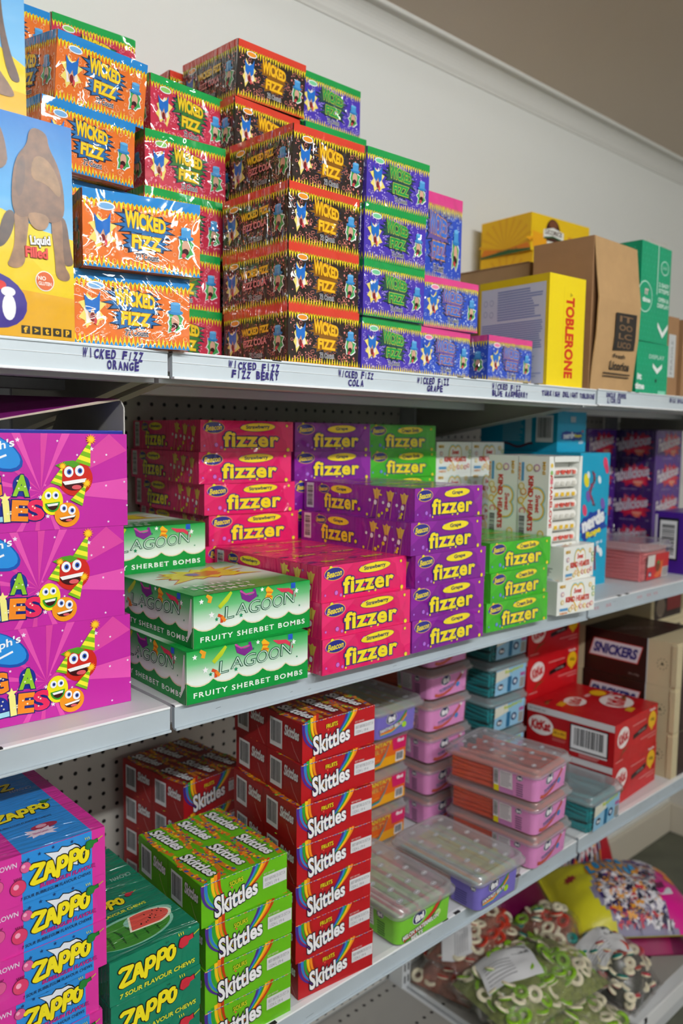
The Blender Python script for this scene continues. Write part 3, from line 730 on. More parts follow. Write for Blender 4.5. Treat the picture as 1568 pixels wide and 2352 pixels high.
# small fruit sweets in a rainbow carton
RB = ['#4a2a86', '#2f7ac2', '#2f9a34', '#f2c21e', '#ef8a22', '#d8341e']
def arc(cx, cy, r, a0, a1, n=14, sx=1, sy=1): return [(cx + sx * r * math.cos(a0 + (a1 - a0) * k / n), cy + sy * r * math.sin(a0 + (a1 - a0) * k / n)) for k in range(n + 1)]
def clipped(pts, w, h): return [(min(max(u, .0), w), min(max(v, .0), h)) for u, v in pts]
def skit_front(b, w, h, base, top, last, sub):
    b.rect(0, 0, w, h, base, 1)
    for i, c in enumerate(RB[:5] + [last]):                         # left bow of the rainbow
        x0 = .01 * w + i * .036 * w
        pts = []
        for k in range(15):
            t = k / 14
            pts.append((x0 + .30 * w * t ** 2.4 * (1 - i * .085), h * (1 - .86 * t ** .72) + i * .002))
        b.path(pts, [.037 * w * (1 - .75 * k / 14) for k in range(15)], c, 3)
        x1 = (.60 + i * .034) * w                                   # right bow
        pts = []
        for k in range(13):
            t = k / 12
            pts.append((x1 - .30 * w * t ** 1.5 - .05 * w * t * t * i * .5, h * (1 - .82 * t) + i * .0006))
        b.path(pts, [.035 * w * (1 - .72 * k / 12) for k in range(13)], c, 2)
    b.text('Skittles', .385 * w, .43 * h, .50 * w, .40 * h, '#f3f2f4', 6, rot=.10, shear=.05, off=.03, out='#2a2030', ow=.045, warp=lambda a, q: (a, q * (1.12 - .65 * a / w)))
    b.text(sub, .385 * w, .80 * h, .155 * w, .11 * h, '#f0dc2a' if sub == 'FRUITS' else '#d2d62a', 6, rot=.05, off=.02, out='#2a1a10', ow=.03)
    b.ell(.335 * w, .70 * h, .010 * w, .024 * h, '#e05a4a', 6)
    b.rect(0, .985 * h, w, h, '#e8ece8', 4)
    rd = random.Random(7)
    for k in range(26): b.rect(k * w / 26, .983 * h, (k + .8) * w / 26, h, rd.choice(('#2a56a8', '#d8402c', '#f0c02a', '#4aa83a', base)), 5)
def skit(key, name, base, side, last, sub, panel):
    W, D, H = .132, .168, .0561
    b = MB(); b.box(0, 0, 0, W, D, H, side, .001)
    f = faces(b, W, D, H)
    f['F'](); skit_front(b, W, H, base, side, last, sub)
    f['L'](); w = D
    b.rect(0, 0, w, H, side, 1)
    for s in (.0, .5):
        b.text('Skittles', (s + .365) * w, .68 * H, .20 * w, .28 * H, '#eceaec', 3, off=.035, out='#3a1a1c', ow=.03, shear=.1)
        b.path([((s + .36) * w, .45 * H), ((s + .40) * w, .25 * H), ((s + .47) * w, .04 * H)], .0007, '#d8a8a0', 3)
    b.rect(.498 * w, 0, .502 * w, H, '#4a1010' if base[1] > '5' else '#2a6a0a', 2)
    f['T']()
    b.rect(.001, .001, W - .001, D - .001, panel, 1)
    rd = random.Random(3)
    O, U, V, Nn = b.frame; b.frame = (O + V * D, -V, U, Nn)         # the packs read along the depth of the carton
    for j in range(2):
        for i in range(3):
            u0, v0, u1, v1 = j * D / 2, i * W / 3, (j + 1) * D / 2, (i + 1) * W / 3
            cu, cv, a, c = (u0 + u1) / 2, (v0 + v1) / 2, D / 2, W / 3
            for (q0, q1, s) in ((.03, .97, -1), (.05, .9, 1)):
                pts = [(u0 + a * (.04 + .92 * k / 10), cv + s * c * (.30 + .13 * math.sin(k / 10 * math.pi))) for k in range(11)]
                b.path(pts, .16 * c, '#c8761e', 2)
                for k in range(34):
                    q = rd.random(); x, y = pts[int(q * 10)]
                    b.ell(x + rd.uniform(-.03, .03) * a, y + rd.uniform(-.1, .1) * c, .0021, .0021, rd.choice(('#f0c42a', '#d8402c', '#2a56a8', '#4aa83a', '#ef8a22', '#6a2a7a')), 3, n=8)
            b.text('Skittles', cu - .02 * a, cv + .02 * c, .78 * a, .40 * c, '#eeeef0', 5, rot=.12, shear=.1, off=.035, out='#2a2a20', ow=.05)
            b.text(sub, cu - .1 * a, cv + .28 * c, .18 * a, .12 * c, '#e8d82a', 5, rot=.1, off=.02)
    b.frame = (O, U, V, Nn)
    b.rect(0, D / 2 - .0003, W, D / 2 + .0003, side, 4)
    for i in (1, 2): b.rect(W * i / 3 - .0003, 0, W * i / 3 + .0003, D, side, 4)
    root = b.build(name)
    b = MB(); b.kind = 'l'; b.face((0, -.0004, 0), (1, 0, 0), (0, 0, 1))
    b.rect(.70 * W, .34 * H, .99 * W, .64 * H, '#d9d9dc', 4)
    b.text('BEST BEFORE 25 OCT 24', .845 * W, .545 * H, .25 * W, .075 * H, '#8a8a90', 5); b.text('1324 L 19 4', .81 * W, .42 * H, .17 * W, .075 * H, '#8a8a90', 5)
    b.build('date_sticker', root)
    b = MB(); b.kind = 'm'; b.face((0, -.0004, 0), (1, 0, 0), (0, 0, 1)); b.text('BEST BEFORE', .775 * W, .69 * H, .13 * W, .045 * H, '#e0c8c4' if base[1] > '5' else '#e8f0c8', 4)
    b.build('printed_date_line', root)
    for k, s in enumerate((0, .5)):
        b = MB(); b.kind = 'l'; b.face((-.0004, D, 0), (0, -1, 0), (0, 0, 1))
        b.barcode((s + .06) * D, .14 * H, (s + .235) * D, .86 * H, 4, 5 + k); b.build('barcode_label', root)
    PROTO[key] = root
skit('skred', 'sweet_carton', '#b01c22', '#a01a1e', '#a8201c', 'FRUITS', '#8a1a1e')
skit('sksour', 'sweet_carton', '#66b41c', '#58a414', '#b83a14', 'SOURS', '#62b018')

# chewy bar cartons
def glove(b, cu, cv, s, m, dk, l, cuff='#b9c42a'):
    b.path([(cu + .9 * s, cv + .25 * s), (cu + 2.0 * s, cv + .75 * s)], .16 * s, cuff, l)
    for q, c, k in ((1.12, dk, 0), (1, m, 1)):
        b.poly([(cu - .9 * s * q, cv + .1 * s), (cu - .7 * s * q, cv + .6 * s * q), (cu - .1 * s, cv + .72 * s * q), (cu + .45 * s, cv + .5 * s * q), (cu + 1.0 * s * q, cv + .62 * s * q), (cu + 1.1 * s * q, cv - .0 * s), (cu + .5 * s, cv - .1 * s * q), (cu + .3 * s, cv - .55 * s * q), (cu - .5 * s * q, cv - .75 * s * q), (cu - .95 * s * q, cv - .4 * s * q)], c, l + 1 + k)
    for k in range(3): b.path([(cu - (.9 - .3 * k) * s, cv + 1.0 * s), (cu - (1.0 - .3 * k) * s, cv + 1.4 * s)], .1 * s, '#e8dc2c', l + 2)
def zappo(b, cu, cv, w, h, l, rot=0):
    ring = lambda x, y, a, c, t0=0, t1=6.3: [(x + a * math.cos(t0 + (t1 - t0) * k / 12), y + c * math.sin(t0 + (t1 - t0) * k / 12)) for k in range(13)]
    L = [[[(.0, 1.0), (.15, 1.08), (.95, .98), (.08, .08), (.25, .0), (.98, .02)]], [[(1.12, .02), (1.38, .88), (1.55, .88), (1.86, .02)], [(1.28, .36), (1.72, .36)]],
         [[(2.12, -.12), (2.2, .5), (2.22, .9)], ring(2.52, .62, .32, .30)], [[(3.12, -.02), (3.2, .55), (3.22, .98)], ring(3.52, .74, .32, .28)], [ring(4.28, .52, .30, .40, 1.1, 6.6)]]
    ca, sa = math.cos(rot), math.sin(rot)
    for o in (1, 0):
        for g in L:
            b.marker(g, cu - (w / 2) * ca + (h / 2) * sa, cv - (w / 2) * sa - (h / 2) * ca, w / 4.6, h * .92, h * (.37 if o else .25), '#1c1a12' if o else '#f4e21c', l + (0 if o else 2), rot=rot + .05, shear=.12)
W, D, H = .142, .235, .0519
def zapface(b, w, h, full=True):
    b.rect(0, 0, w, h, '#d4309a', 1); b.rect(.375 * w, 0, .895 * w, h, '#2a8ad8', 2)
    jag(b, .69 * w, .66 * h, .12 * w, .2 * h, '#1a1a1a', 3, 18, 4, .5); jag(b, .69 * w, .66 * h, .11 * w, .18 * h, '#e8ecf4', 4, 18, 4, .5)
    zappo(b, .645 * w, .52 * h, .42 * w, .36 * h, 5)
    glove(b, .885 * w, .74 * h, .046 * w, '#1f7a2e', '#123a1a', 6)
    b.text('BUBBLEGUM FLAVOUR', .71 * w, .255 * h, .42 * w, .085 * h, '#c22a8a', 5, off=.03, out='#241a4a', ow=.03, shear=.15, rot=.02)
    b.text('7 SOUR BUBBLEGUM FLAVOUR CHEWS', .62 * w, .12 * h, .52 * w, .065 * h, '#1d2440', 5, off=.01, shear=.15, rot=.02)
    b.text('CROWN', .25 * w, .83 * h, .18 * w, .1 * h, '#e8d8ec', 4, off=.01)
    for (u, v, r, c) in ((.345, .36, .055, '#d83a6a'), (.40, .72, .038, '#d85a92'), (.2, .5, .045, '#d85a92')):
        b.ell(u * w, v * h, r * w * 1.06, r * w * 1.06, '#5a1430', 5); b.ell(u * w, v * h, r * w, r * w, c, 6); b.ell((u - .015) * w, v * h + .012 * w, r * w * .35, r * w * .35, '#f2a8c4', 7)
        for k in range(5): b.path([(u * w + (k - 2) * .01 * w, v * h + r * w), (u * w + (k - 2) * .014 * w, v * h + r * w * 1.35)], .0007, '#5a1430', 5)
    for (u, v) in ((.42, .86), (.5, .9), (.74, .92), (.60, .94)): b.star(u * w, v * h, .0022, '#143a72', 5)
b = MB(); b.kind = 'w'; b.box(0, 0, 0, W, D, H, '#d4309a', .0014)
f = faces(b, W, D, H); f['F'](); zapface(b, W, H)
f['T'](); b.rect(0, 0, W, D, '#d4309a', 1); b.rect(.375 * W, 0, .895 * W, D, '#2a8ad8', 2)
jag(b, .60 * W, .13 * D, .09 * W, .03 * D, '#e8d8e6', 4, 20, 3, .6); b.ell(.66 * W, .18 * D, .10 * W, .028 * D, '#a82a4a', 3); b.ell(.64 * W, .185 * D, .04 * W, .016 * D, '#e0a0b0', 4)
b.text('Natural Colours', .60 * W, .13 * D, .11 * W, .02 * D, '#c22a8a', 5)
zappo(b, .60 * W, .36 * D, .42 * W, .075 * D, 4); glove(b, .82 * W, .41 * D, .035 * W, '#1f7a2e', '#123a1a', 5)
b.text('7 SOUR BUBBLEGUM FLAVOUR CHEWS', .52 * W, .26 * D, .5 * W, .016 * D, '#1d2440', 4)
zappo(b, .52 * W, .68 * D, .4 * W, .07 * D, 4, math.pi); b.text('CROWN', .76 * W, .62 * D, .17 * W, .03 * D, '#b9c4d8', 4, rot=math.pi)
PROTO['zapb'] = b.build('chew_bar_carton')
W, D, H = .115, .232, .0506
b = MB(); b.kind = 'w'; b.box(0, 0, 0, W, D, H, '#0f7a5c', .0012)
f = faces(b, W, D, H); f['F'](); b.rect(0, 0, W, H, '#0f7a5c', 1)
zappo(b, .40 * W, .56 * H, .60 * W, .40 * H, 3); glove(b, .83 * W, .74 * H, .082 * W, '#c8283a', '#4a0e18', 5)
b.text('7 SOUR FLAVOUR CHEWS', .52 * W, .15 * H, .84 * W, .11 * H, '#d8dc3a', 3, off=.03, out='#12301a', ow=.03, shear=.1, rot=.01)
b.text('TM', .62 * W, .90 * H, .04 * W, None, '#12301a', 3)
f['T'](); b.rect(.0005, .0005, W - .0005, D - .0005, '#0f7a5c', 1)
gl = gradz('melon_glow', [(0, '#bfe6d6'), (1, '#bfe6d6')], 'Z')
b.ell(.42 * W, .17 * D, .46 * W, .125 * D, '#8cc8b0', 2, .03, 36); b.ell(.40 * W, .165 * D, .44 * W, .112 * D, '#3f8a2e', 3, .03, 36)
for k in range(6): b.path([((.02 + .12 * k) * W, (.23 - .008 * k) * D), ((.05 + .12 * k) * W, .17 * D), ((.02 + .125 * k) * W, .085 * D)], [.012 * W, .03 * W, .012 * W], '#1d5a20', 4)
b.ell(.66 * W, .225 * D, .275 * W, .062 * D, '#8cc8b0', 4)
b.poly([(.38 * W, .15 * D)] + [(.60 * W + .30 * W * math.cos(t), .205 * D + .075 * D * math.sin(t)) for t in [-1.2 + k * 3.2 / 16 for k in range(17)]], '#f0f2d8', 5)
b.poly([(.41 * W, .158 * D)] + [(.595 * W + .275 * W * math.cos(t), .207 * D + .066 * D * math.sin(t)) for t in [-1.15 + k * 3.1 / 16 for k in range(17)]], '#e2564a', 6)
b.path([(.36 * W, .142 * D), (.55 * W, .118 * D), (.72 * W, .13 * D)], .018 * W, '#2f7a2a', 6)
rd = random.Random(2)
for k in range(16): b.ell(rd.uniform(.52, .82) * W, rd.uniform(.175, .25) * D, .0009, .0013, '#2a1410', 7, n=6)
b.text('7 SOUR FLAVOUR CHEWS', .40 * W, .345 * D, .74 * W, .024 * D, '#d8dc3a', 3, off=.03, rot=.02); b.text('Contains only Natural Colours', .42 * W, .305 * D, .7 * W, .018 * D, '#0c3a2a', 3, rot=.02)
zappo(b, .34 * W, .43 * D, .5 * W, .075 * D, 3); glove(b, .70 * W, .465 * D, .05 * W, '#b02034', '#4a0e18', 5)
zappo(b, .36 * W, .70 * D, .5 * W, .08 * D, 3, math.pi); b.text('CROWN', .80 * W, .66 * D, .24 * W, .035 * D, '#b9d2c8', 3, rot=math.pi)
b.text('7 SOUR', .3 * W, .80 * D, .3 * W, .022 * D, '#c8cc3a', 3, rot=math.pi)
PROTO['zapg'] = b.build('chew_bar_carton')

# the tall yellow chocolate carton
W, D, H = .105, .158, .193
b = MB(); b.box(0, 0, 0, W, D, H, '#f2d51e', .0012)
f = faces(b, W, D, H); f['F'](); b.rect(0, 0, W, H, '#f4d820', 1)
b.text('TOBLERONE', .58 * W, .446 * H, .735 * H, .24 * W, '#d2391e', 3, rot=-math.pi / 2, off=.045, sp=1.02)
b.poly([(.57 * W, .815 * H), (.57 * W, .855 * H), (.64 * W, .835 * H)], '#b9a01c', 3); b.rect(.40 * W, .1 * H, .405 * W, .9 * H, '#d8bc1a', 2)
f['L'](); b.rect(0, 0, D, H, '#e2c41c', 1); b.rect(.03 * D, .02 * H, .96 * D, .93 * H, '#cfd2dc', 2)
b.lines(.28 * D, .62 * H, .93 * D, .90 * H, 12, '#8d97bd', 3, .62, 2, .3); b.lines(.05 * D, .34 * H, .93 * D, .60 * H, 13, '#8d97bd', 3, .62, 4, .06); b.lines(.4 * D, .05 * H, .93 * D, .28 * H, 9, '#a3abc8', 3, .5, 5, .3)
for (u, v) in ((.1, .8), (.19, .8), (.1, .7), (.19, .69)): b.ell(u * D, v * H, .03 * D, .03 * H, '#aab0c4', 3); b.ell(u * D, v * H, .022 * D, .022 * H, '#cfd2dc', 4)
PROTO['tob'] = b.build('chocolate_carton')

# brown licorice carton with a bowed front flap
W, D, H = .150, .128, .276
m_kraft = simple('kraft_card', '#c09a6a', .8, noise=.10, scale=30); m_kraftd = simple('kraft_card_side', '#a27a54', .8, noise=.1, scale=30)
b = MB(); b.box(0, 0, 0, W, D, H, m_kraftd, .001); root = b.build('licorice_carton')
b = MB(); b.kind = 'm'
pr = [(0, -.003), (.16 * H, -.006), (.36 * H, -.012), (.60 * H, -.014), (.8 * H, -.007), (.995 * H, -.001)]
b.loft([[(x, y, z) for z, y in pr] + [(x, y + .002, z) for z, y in pr[::-1]] for x in (.001, W + .010)], m_kraft, smooth=False)
b.frame = (Vector((0, -.0085, 0)), Vector((1, 0, 0)), Vector((0, -.05, 1)).normalized(), Vector((0, -1, -.05)).normalized())
def bow(u, v, l):
    for (z0, y0), (z1_, y1) in zip(pr, pr[1:]):
        if v <= z1_: break
    return (u, y0 + (y1 - y0) * (v - z0) / (z1_ - z0) - .0006 - .00022 * l, v)
b.P = bow
for q in range(8): b.poly([(.42 * W, (.27 + .03125 * q) * H), (.95 * W, (.285 + .0306 * q) * H), (.95 * W, (.285 + .0306 * (q + 1)) * H), (.42 * W, (.27 + .03125 * (q + 1)) * H)], '#28241f', 10)
for k in range(4): b.text(('IT', 'OO', 'LC', '')[k] if k < 3 else 'LICO', .68 * W, (.485 - .058 * k) * H, .34 * W, .04 * H, '#7d5f40', 11, off=.02)
b.text('Fresh', .60 * W, .235 * H, .30 * W, .028 * H, '#28241f', 10, off=.02); b.text('Licorice', .64 * W, .17 * H, .50 * W, .06 * H, '#28241f', 10, off=.03)
b.lines(.25 * W, .085 * H, .95 * W, .125 * H, 2, '#4a3c2c', 10, .45, 3, .1)
b.build('front_flap', root)
PROTO['brown'] = root
W, D, H = .42, .31, .2530
b = MB(); b.box(0, 0, 0, W, D, H, simple('kraft_card_open', '#a8845a', .8, noise=.1, scale=30), .001); b.box(-.002, .002, H - .001, W * .5, D - .002, H + .001, m_kraftd)
PROTO['browncase'] = b.build('shipping_carton')
for key, W, D, H in (('brownfar', .05, .12, .172), ('brownend', .16, .13, .17)):
    b = MB(); b.box(0, 0, 0, W, D, H, m_kraftd, .001); root = b.build('shipping_carton')
    b = MB(); b.kind = 'l'
    if key == 'brownend': b.face((-.0006, D, 0), (0, -1, 0), (0, 0, 1)); b.rect(.25 * D, .25 * H, .8 * D, .7 * H, '#d5d7d6', 1); b.lines(.3 * D, .3 * H, .75 * D, .65 * H, 6, '#9aa0a4', 2)
    else: b.face((0, -.0006, 0), (1, 0, 0), (0, 0, 1)); b.rect(.06 * W, .25 * H, .7 * W, .78 * H, '#c9cccb', 1); b.text('FRAGILE', .38 * W, .5 * H, .42 * H, .2 * W, '#7c8486', 2, rot=math.pi / 2)
    b.build('paper_label', root)
    PROTO[key] = root

# yellow licorice carton
W, D, H = .222, .150, .0845
b = MB(); b.box(0, 0, 0, W, D, H, '#e8bc10', .001)
f = faces(b, W, D, H)
f['F'](); b.rect(0, 0, W, H, '#efc41a', 1); jag(b, .2 * W, .3 * H, .2 * W, .2 * H, '#f0a81c', 2, 14, 4, .5)
b.ell(.36 * W, .55 * H, .125 * W, .40 * H, '#4a2418', 3); b.ell(.36 * W, .80 * H, .07 * W, .12 * H, '#7a4a30', 4)
b.poly([(.20 * W, .40 * H), (.36 * W, .5 * H), (.54 * W, .42 * H), (.54 * W, .64 * H), (.36 * W, .72 * H), (.20 * W, .62 * H)], '#eef0e8', 4)
b.text('LICORICE', .37 * W, .58 * H, .28 * W, .13 * H, '#4a2418', 5, off=.03)
b.path([(.21 * W, .40 * H), (.36 * W, .47 * H), (.53 * W, .41 * H)], .05 * H, '#2c5a34', 5); b.rect(.26 * W, .16 * H, .48 * W, .34 * H, '#e8ebe2', 4)
b.lines(.62 * W, .1 * H, .95 * W, .6 * H, 5, '#d8892a', 3)
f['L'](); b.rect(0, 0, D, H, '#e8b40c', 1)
for k in range(13): t = -.2 + k * .28; b.poly([(.5 * D, .15 * H), (.5 * D + .55 * D * math.cos(t), .15 * H + .84 * H * abs(math.sin(t))), (.5 * D + .55 * D * math.cos(t + .1), .15 * H + .84 * H * abs(math.sin(t + .1)))], '#e0a40c', 2) if 0 < t < 3 else None
b.poly([(0, 0), (D, 0), (D, .06 * H), (.55 * D, .12 * H), (0, .05 * H)], '#2f5a2a', 3); b.poly([(0, .05 * H), (D, .06 * H), (.95 * D, .22 * H), (.5 * D, .14 * H), (.06 * D, .25 * H)], '#dc7c14', 2)
b.text('LICORICE', .55 * D, .12 * H, .4 * D, .05 * H, '#2f5a2a', 4)
PROTO['yellow'] = b.build('licorice_carton')

# green retail carton
for key, W, D, H in (('green', .135, .11, .196), ('greenlow', .135, .11, .1075)):
    b = MB(); b.box(0, 0, 0, W, D, H, '#0d9c6c', .001)
    f = faces(b, W, D, H)
    for q in 'FL':
        f[q](); w = W if q == 'F' else D
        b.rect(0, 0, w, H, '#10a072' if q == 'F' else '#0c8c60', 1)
        for i in range(9):
            for j in range(int(H / .011)): b.poly([(w * (i + .2 + .5 * (j % 2)) / 9.6, .006 + j * .011), (w * (i + .5 + .5 * (j % 2)) / 9.6, .0075 + j * .011), (w * (i + .35 + .5 * (j % 2)) / 9.6, .0095 + j * .011)], '#3cb88e', 2)
    f['F']()
    if key == 'green':
        b.rect(.535 * W, .5 * H, .56 * W, H, '#bfe6d4', 3)
        b.ell(.78 * W, .79 * H, .14 * W, .075 * H, '#bfe6d4', 3); b.ell(.78 * W, .79 * H, .12 * W, .064 * H, '#10a072', 4); b.text('EASY', .78 * W, .79 * H, .16 * W, .03 * H, '#bfe6d4', 5)
        for k, s in enumerate(('2 EASY', 'STEPS', 'OPEN &', 'DISPLAY')): b.text(s, .78 * W, (.61 - .062 * k - (.03 if k > 1 else 0)) * H, (.36 if k < 3 else .4) * W, .045 * H, '#d6efe2', 3, off=.03)
        b.poly([(.62 * W, .22 * H), (.80 * W, .12 * H), (.98 * W, .22 * H), (.98 * W, .17 * H), (.80 * W, .06 * H), (.62 * W, .17 * H)], '#f2f6f2', 3)
        b.ell(.16 * W, .45 * H, .24 * W, .16 * H, '#bfe6d4', 3); b.ell(.16 * W, .45 * H, .22 * W, .148 * H, '#10a072', 4); b.text('IT', .2 * W, .5 * H, .12 * W, .06 * H, '#e8c4c4', 5, off=.05); b.text('time', .2 * W, .42 * H, .26 * W, .05 * H, '#e8f4ec', 5, off=.05)
    else:
        b.poly([(.5 * W, .62 * H), (.65 * W, .52 * H), (.8 * W, .62 * H), (.8 * W, .54 * H), (.65 * W, .42 * H), (.5 * W, .54 * H)], '#f2f6f2', 3); b.text('DISPLAY', .62 * W, .74 * H, .5 * W, .08 * H, '#bfe6d4', 3, off=.02)
        b.ell(.62 * W, .38 * H - .01, .03 * W, .035 * H, '#0a2a20', 3); b.text('it', .1 * W, .34 * H, .14 * W, .12 * H, '#f0f4f0', 3, off=.05); b.text('time', .12 * W, .16 * H, .28 * W, .12 * H, '#f0f4f0', 3, off=.05); b.rect(.7 * W, .02 * H, .95 * W, .10 * H, '#8ad8ba', 3)
    PROTO[key] = b.build('snack_carton')

# yellow carton printed with the back of a camel
W, D, H = .215, .15, .2085
b = MB(); b.box(0, 0, 0, W, D, H, '#e2bc10', .0014)
b.face((0, 0, 0), (1, 0, 0), (0, 0, 1))
sky = gradz('printed_sky', [(0, '#9accea'), (.35, '#4aa4dc'), (1, '#0f74c4')], 'Z', .09, H)
b.rect(0, 0, W, H, sky, 1)
b.poly([(0, 0), (W, 0), (W, .10), (W - .03, .104), (W - .07, .118), (0, .125)], '#f0d32a', 2)
b.poly([(0, 0), (W, 0), (W, .068), (W - .028, .063), (W - .07, .10), (W - .11, .118), (0, .11)], '#e8c80e', 3)
b.poly([(0, 0), (W, 0), (W, .042), (W - .05, .045), (0, .05)], '#e2a81a', 4)
x = W - .069
def furm(h): return simple('printed_fur_' + h.lstrip('#'), h, .35, noise=.5, scale=95)
fur, dk, lt = furm('#80583a'), furm('#4a3122'), furm('#a1744a')
for pts, c, l in (([(.002, .118), (.012, .118), (.009, .098), (.000, .083), (-.008, .082), (-.006, .092)], dk, 5), ([(.054, .12), (.062, .12), (.066, .088), (.070, .075), (.058, .073), (.058, .094)], furm('#6e4a30'), 5),
                  ([(.010, .125), (.026, .122), (.021, .085), (.020, .070), (.012, .064), (.002, .066), (.006, .074), (.011, .09)], lt, 6), ([(.045, .122), (.058, .125), (.058, .075), (.066, .064), (.062, .058), (.050, .060), (.050, .078)], furm('#9a6e48'), 6),
                  ([(.008, .120), (.009, .150), (.014, .170), (.024, .182), (.026, .196), (.033, .2), (.044, .196), (.045, .184), (.055, .168), (.060, .145), (.060, .118), (.046, .112), (.040, .116), (.030, .110), (.024, .116), (.016, .112)], fur, 7),
                  ([(.022, .120), (.026, .107), (.034, .103), (.043, .107), (.045, .120)], furm('#a87e56'), 8), ([(.026, .150), (.030, .175), (.046, .172), (.057, .150), (.056, .136), (.042, .150)], furm('#a57c50'), 8), ([(.012, .16), (.022, .176), (.021, .14), (.013, .128)], furm('#6d4a34'), 8)):
    b.soft([(x + u, v) for u, v in pts], c, l)
b.soft([(x - .022, .15), (x + .006, .155), (x + .004, .18), (x - .002, .196), (x - .012, .203), (x - .02, .19)], furm('#7a5236'), 6)
b.text('Liquid', x + .035, .093, .020, .011, '#f2f2f2', 9, rot=.12, off=.04, out='#3a3a3a', ow=.04); b.text('Filled', x + .031, .082, .022, .010, '#e0443a', 9, rot=.03, off=.04, out='#8a1a14', ow=.03)
b.ell(x + .039, .056, .0095, .0098, '#f0e8dc', 5); b.ell(x + .039, .056, .0085, .0088, '#d8632c', 6); b.text('NO', x + .036, .0585, .008, .004, '#f4ece0', 7, off=.03); b.text('GLUTEN', x + .039, .0535, .013, .0035, '#f4ece0', 7, off=.03)
b.ell(x - .012, .033, .0335, .026, '#3a2a86', 6, -.25); b.ell(x + .003, .0425, .0095, .008, '#3a2a86', 6)
b.ell(x - .003, .0475, .007, .006, '#3a2a86', 6); b.ell(x - .004, .047, .0052, .0042, '#d8302c', 7); b.ell(x + .003, .0415, .0068, .0045, '#f0f0f2', 7)
b.loft([[b.P(x + .0035 + .0065 * math.cos(t) , .027 + .0125 * math.sin(t) * (1 if abs(math.sin(t)) < .5 else 1), 7) for t in [k * math.pi / 8 for k in range(16)]]], ink('#f0f0f2'), cap0=False)
for k, ch in enumerate(('f', '>', 't', 'o', 'p')):
    u = x + .019 + k * .0105
    b.poly([(u - .0042, .0035), (u + .0042, .0035), (u + .0042, .0112), (u - .0042, .0112)], '#2a2414', 6); b.text(ch, u, .0073, .004, None if ch in '>o' else .006, '#e8b41c', 7, off=.05)
PROTO['camel'] = b.build('bubblegum_carton')
W, D, H = .215, .15, .24
b = MB(); b.box(0, 0, 0, W, D, H, '#e2bc10', .0014); b.face((0, 0, 0), (1, 0, 0), (0, 0, 1))
b.rect(0, 0, W, H, gradz('printed_sky_tall', [(0, '#7cbce6'), (1, '#0f74c4')], 'Z', .06, H), 1); b.poly([(0, 0), (W, 0), (W, .045), (W - .02, .055), (W - .05, .07), (0, .08)], '#eacb14', 2); b.poly([(0, 0), (W, 0), (W, .02), (0, .03)], '#e2b018', 3)
x = W - .026
for pts, c, l in (([(-.06, .10), (.004, .11), (.006, .16), (0, .22), (-.06, .22)], furm('#7a5236'), 5), ([(-.006, .14), (.004, .135), (.004, .09), (.011, .055), (.021, .032), (.018, .028), (.010, .030), (.003, .06)], furm('#5c3c28'), 5),
                  ([(-.028, .14), (-.008, .14), (-.006, .08), (-.008, .06), (-.003, .04), (.016, .018), (.012, .013), (-.006, .014), (-.012, .05), (-.018, .07)], furm('#8a6242'), 6)):
    b.soft([(x + u, v) for u, v in pts], c, l)
PROTO['camelup'] = b.build('bubblegum_carton')

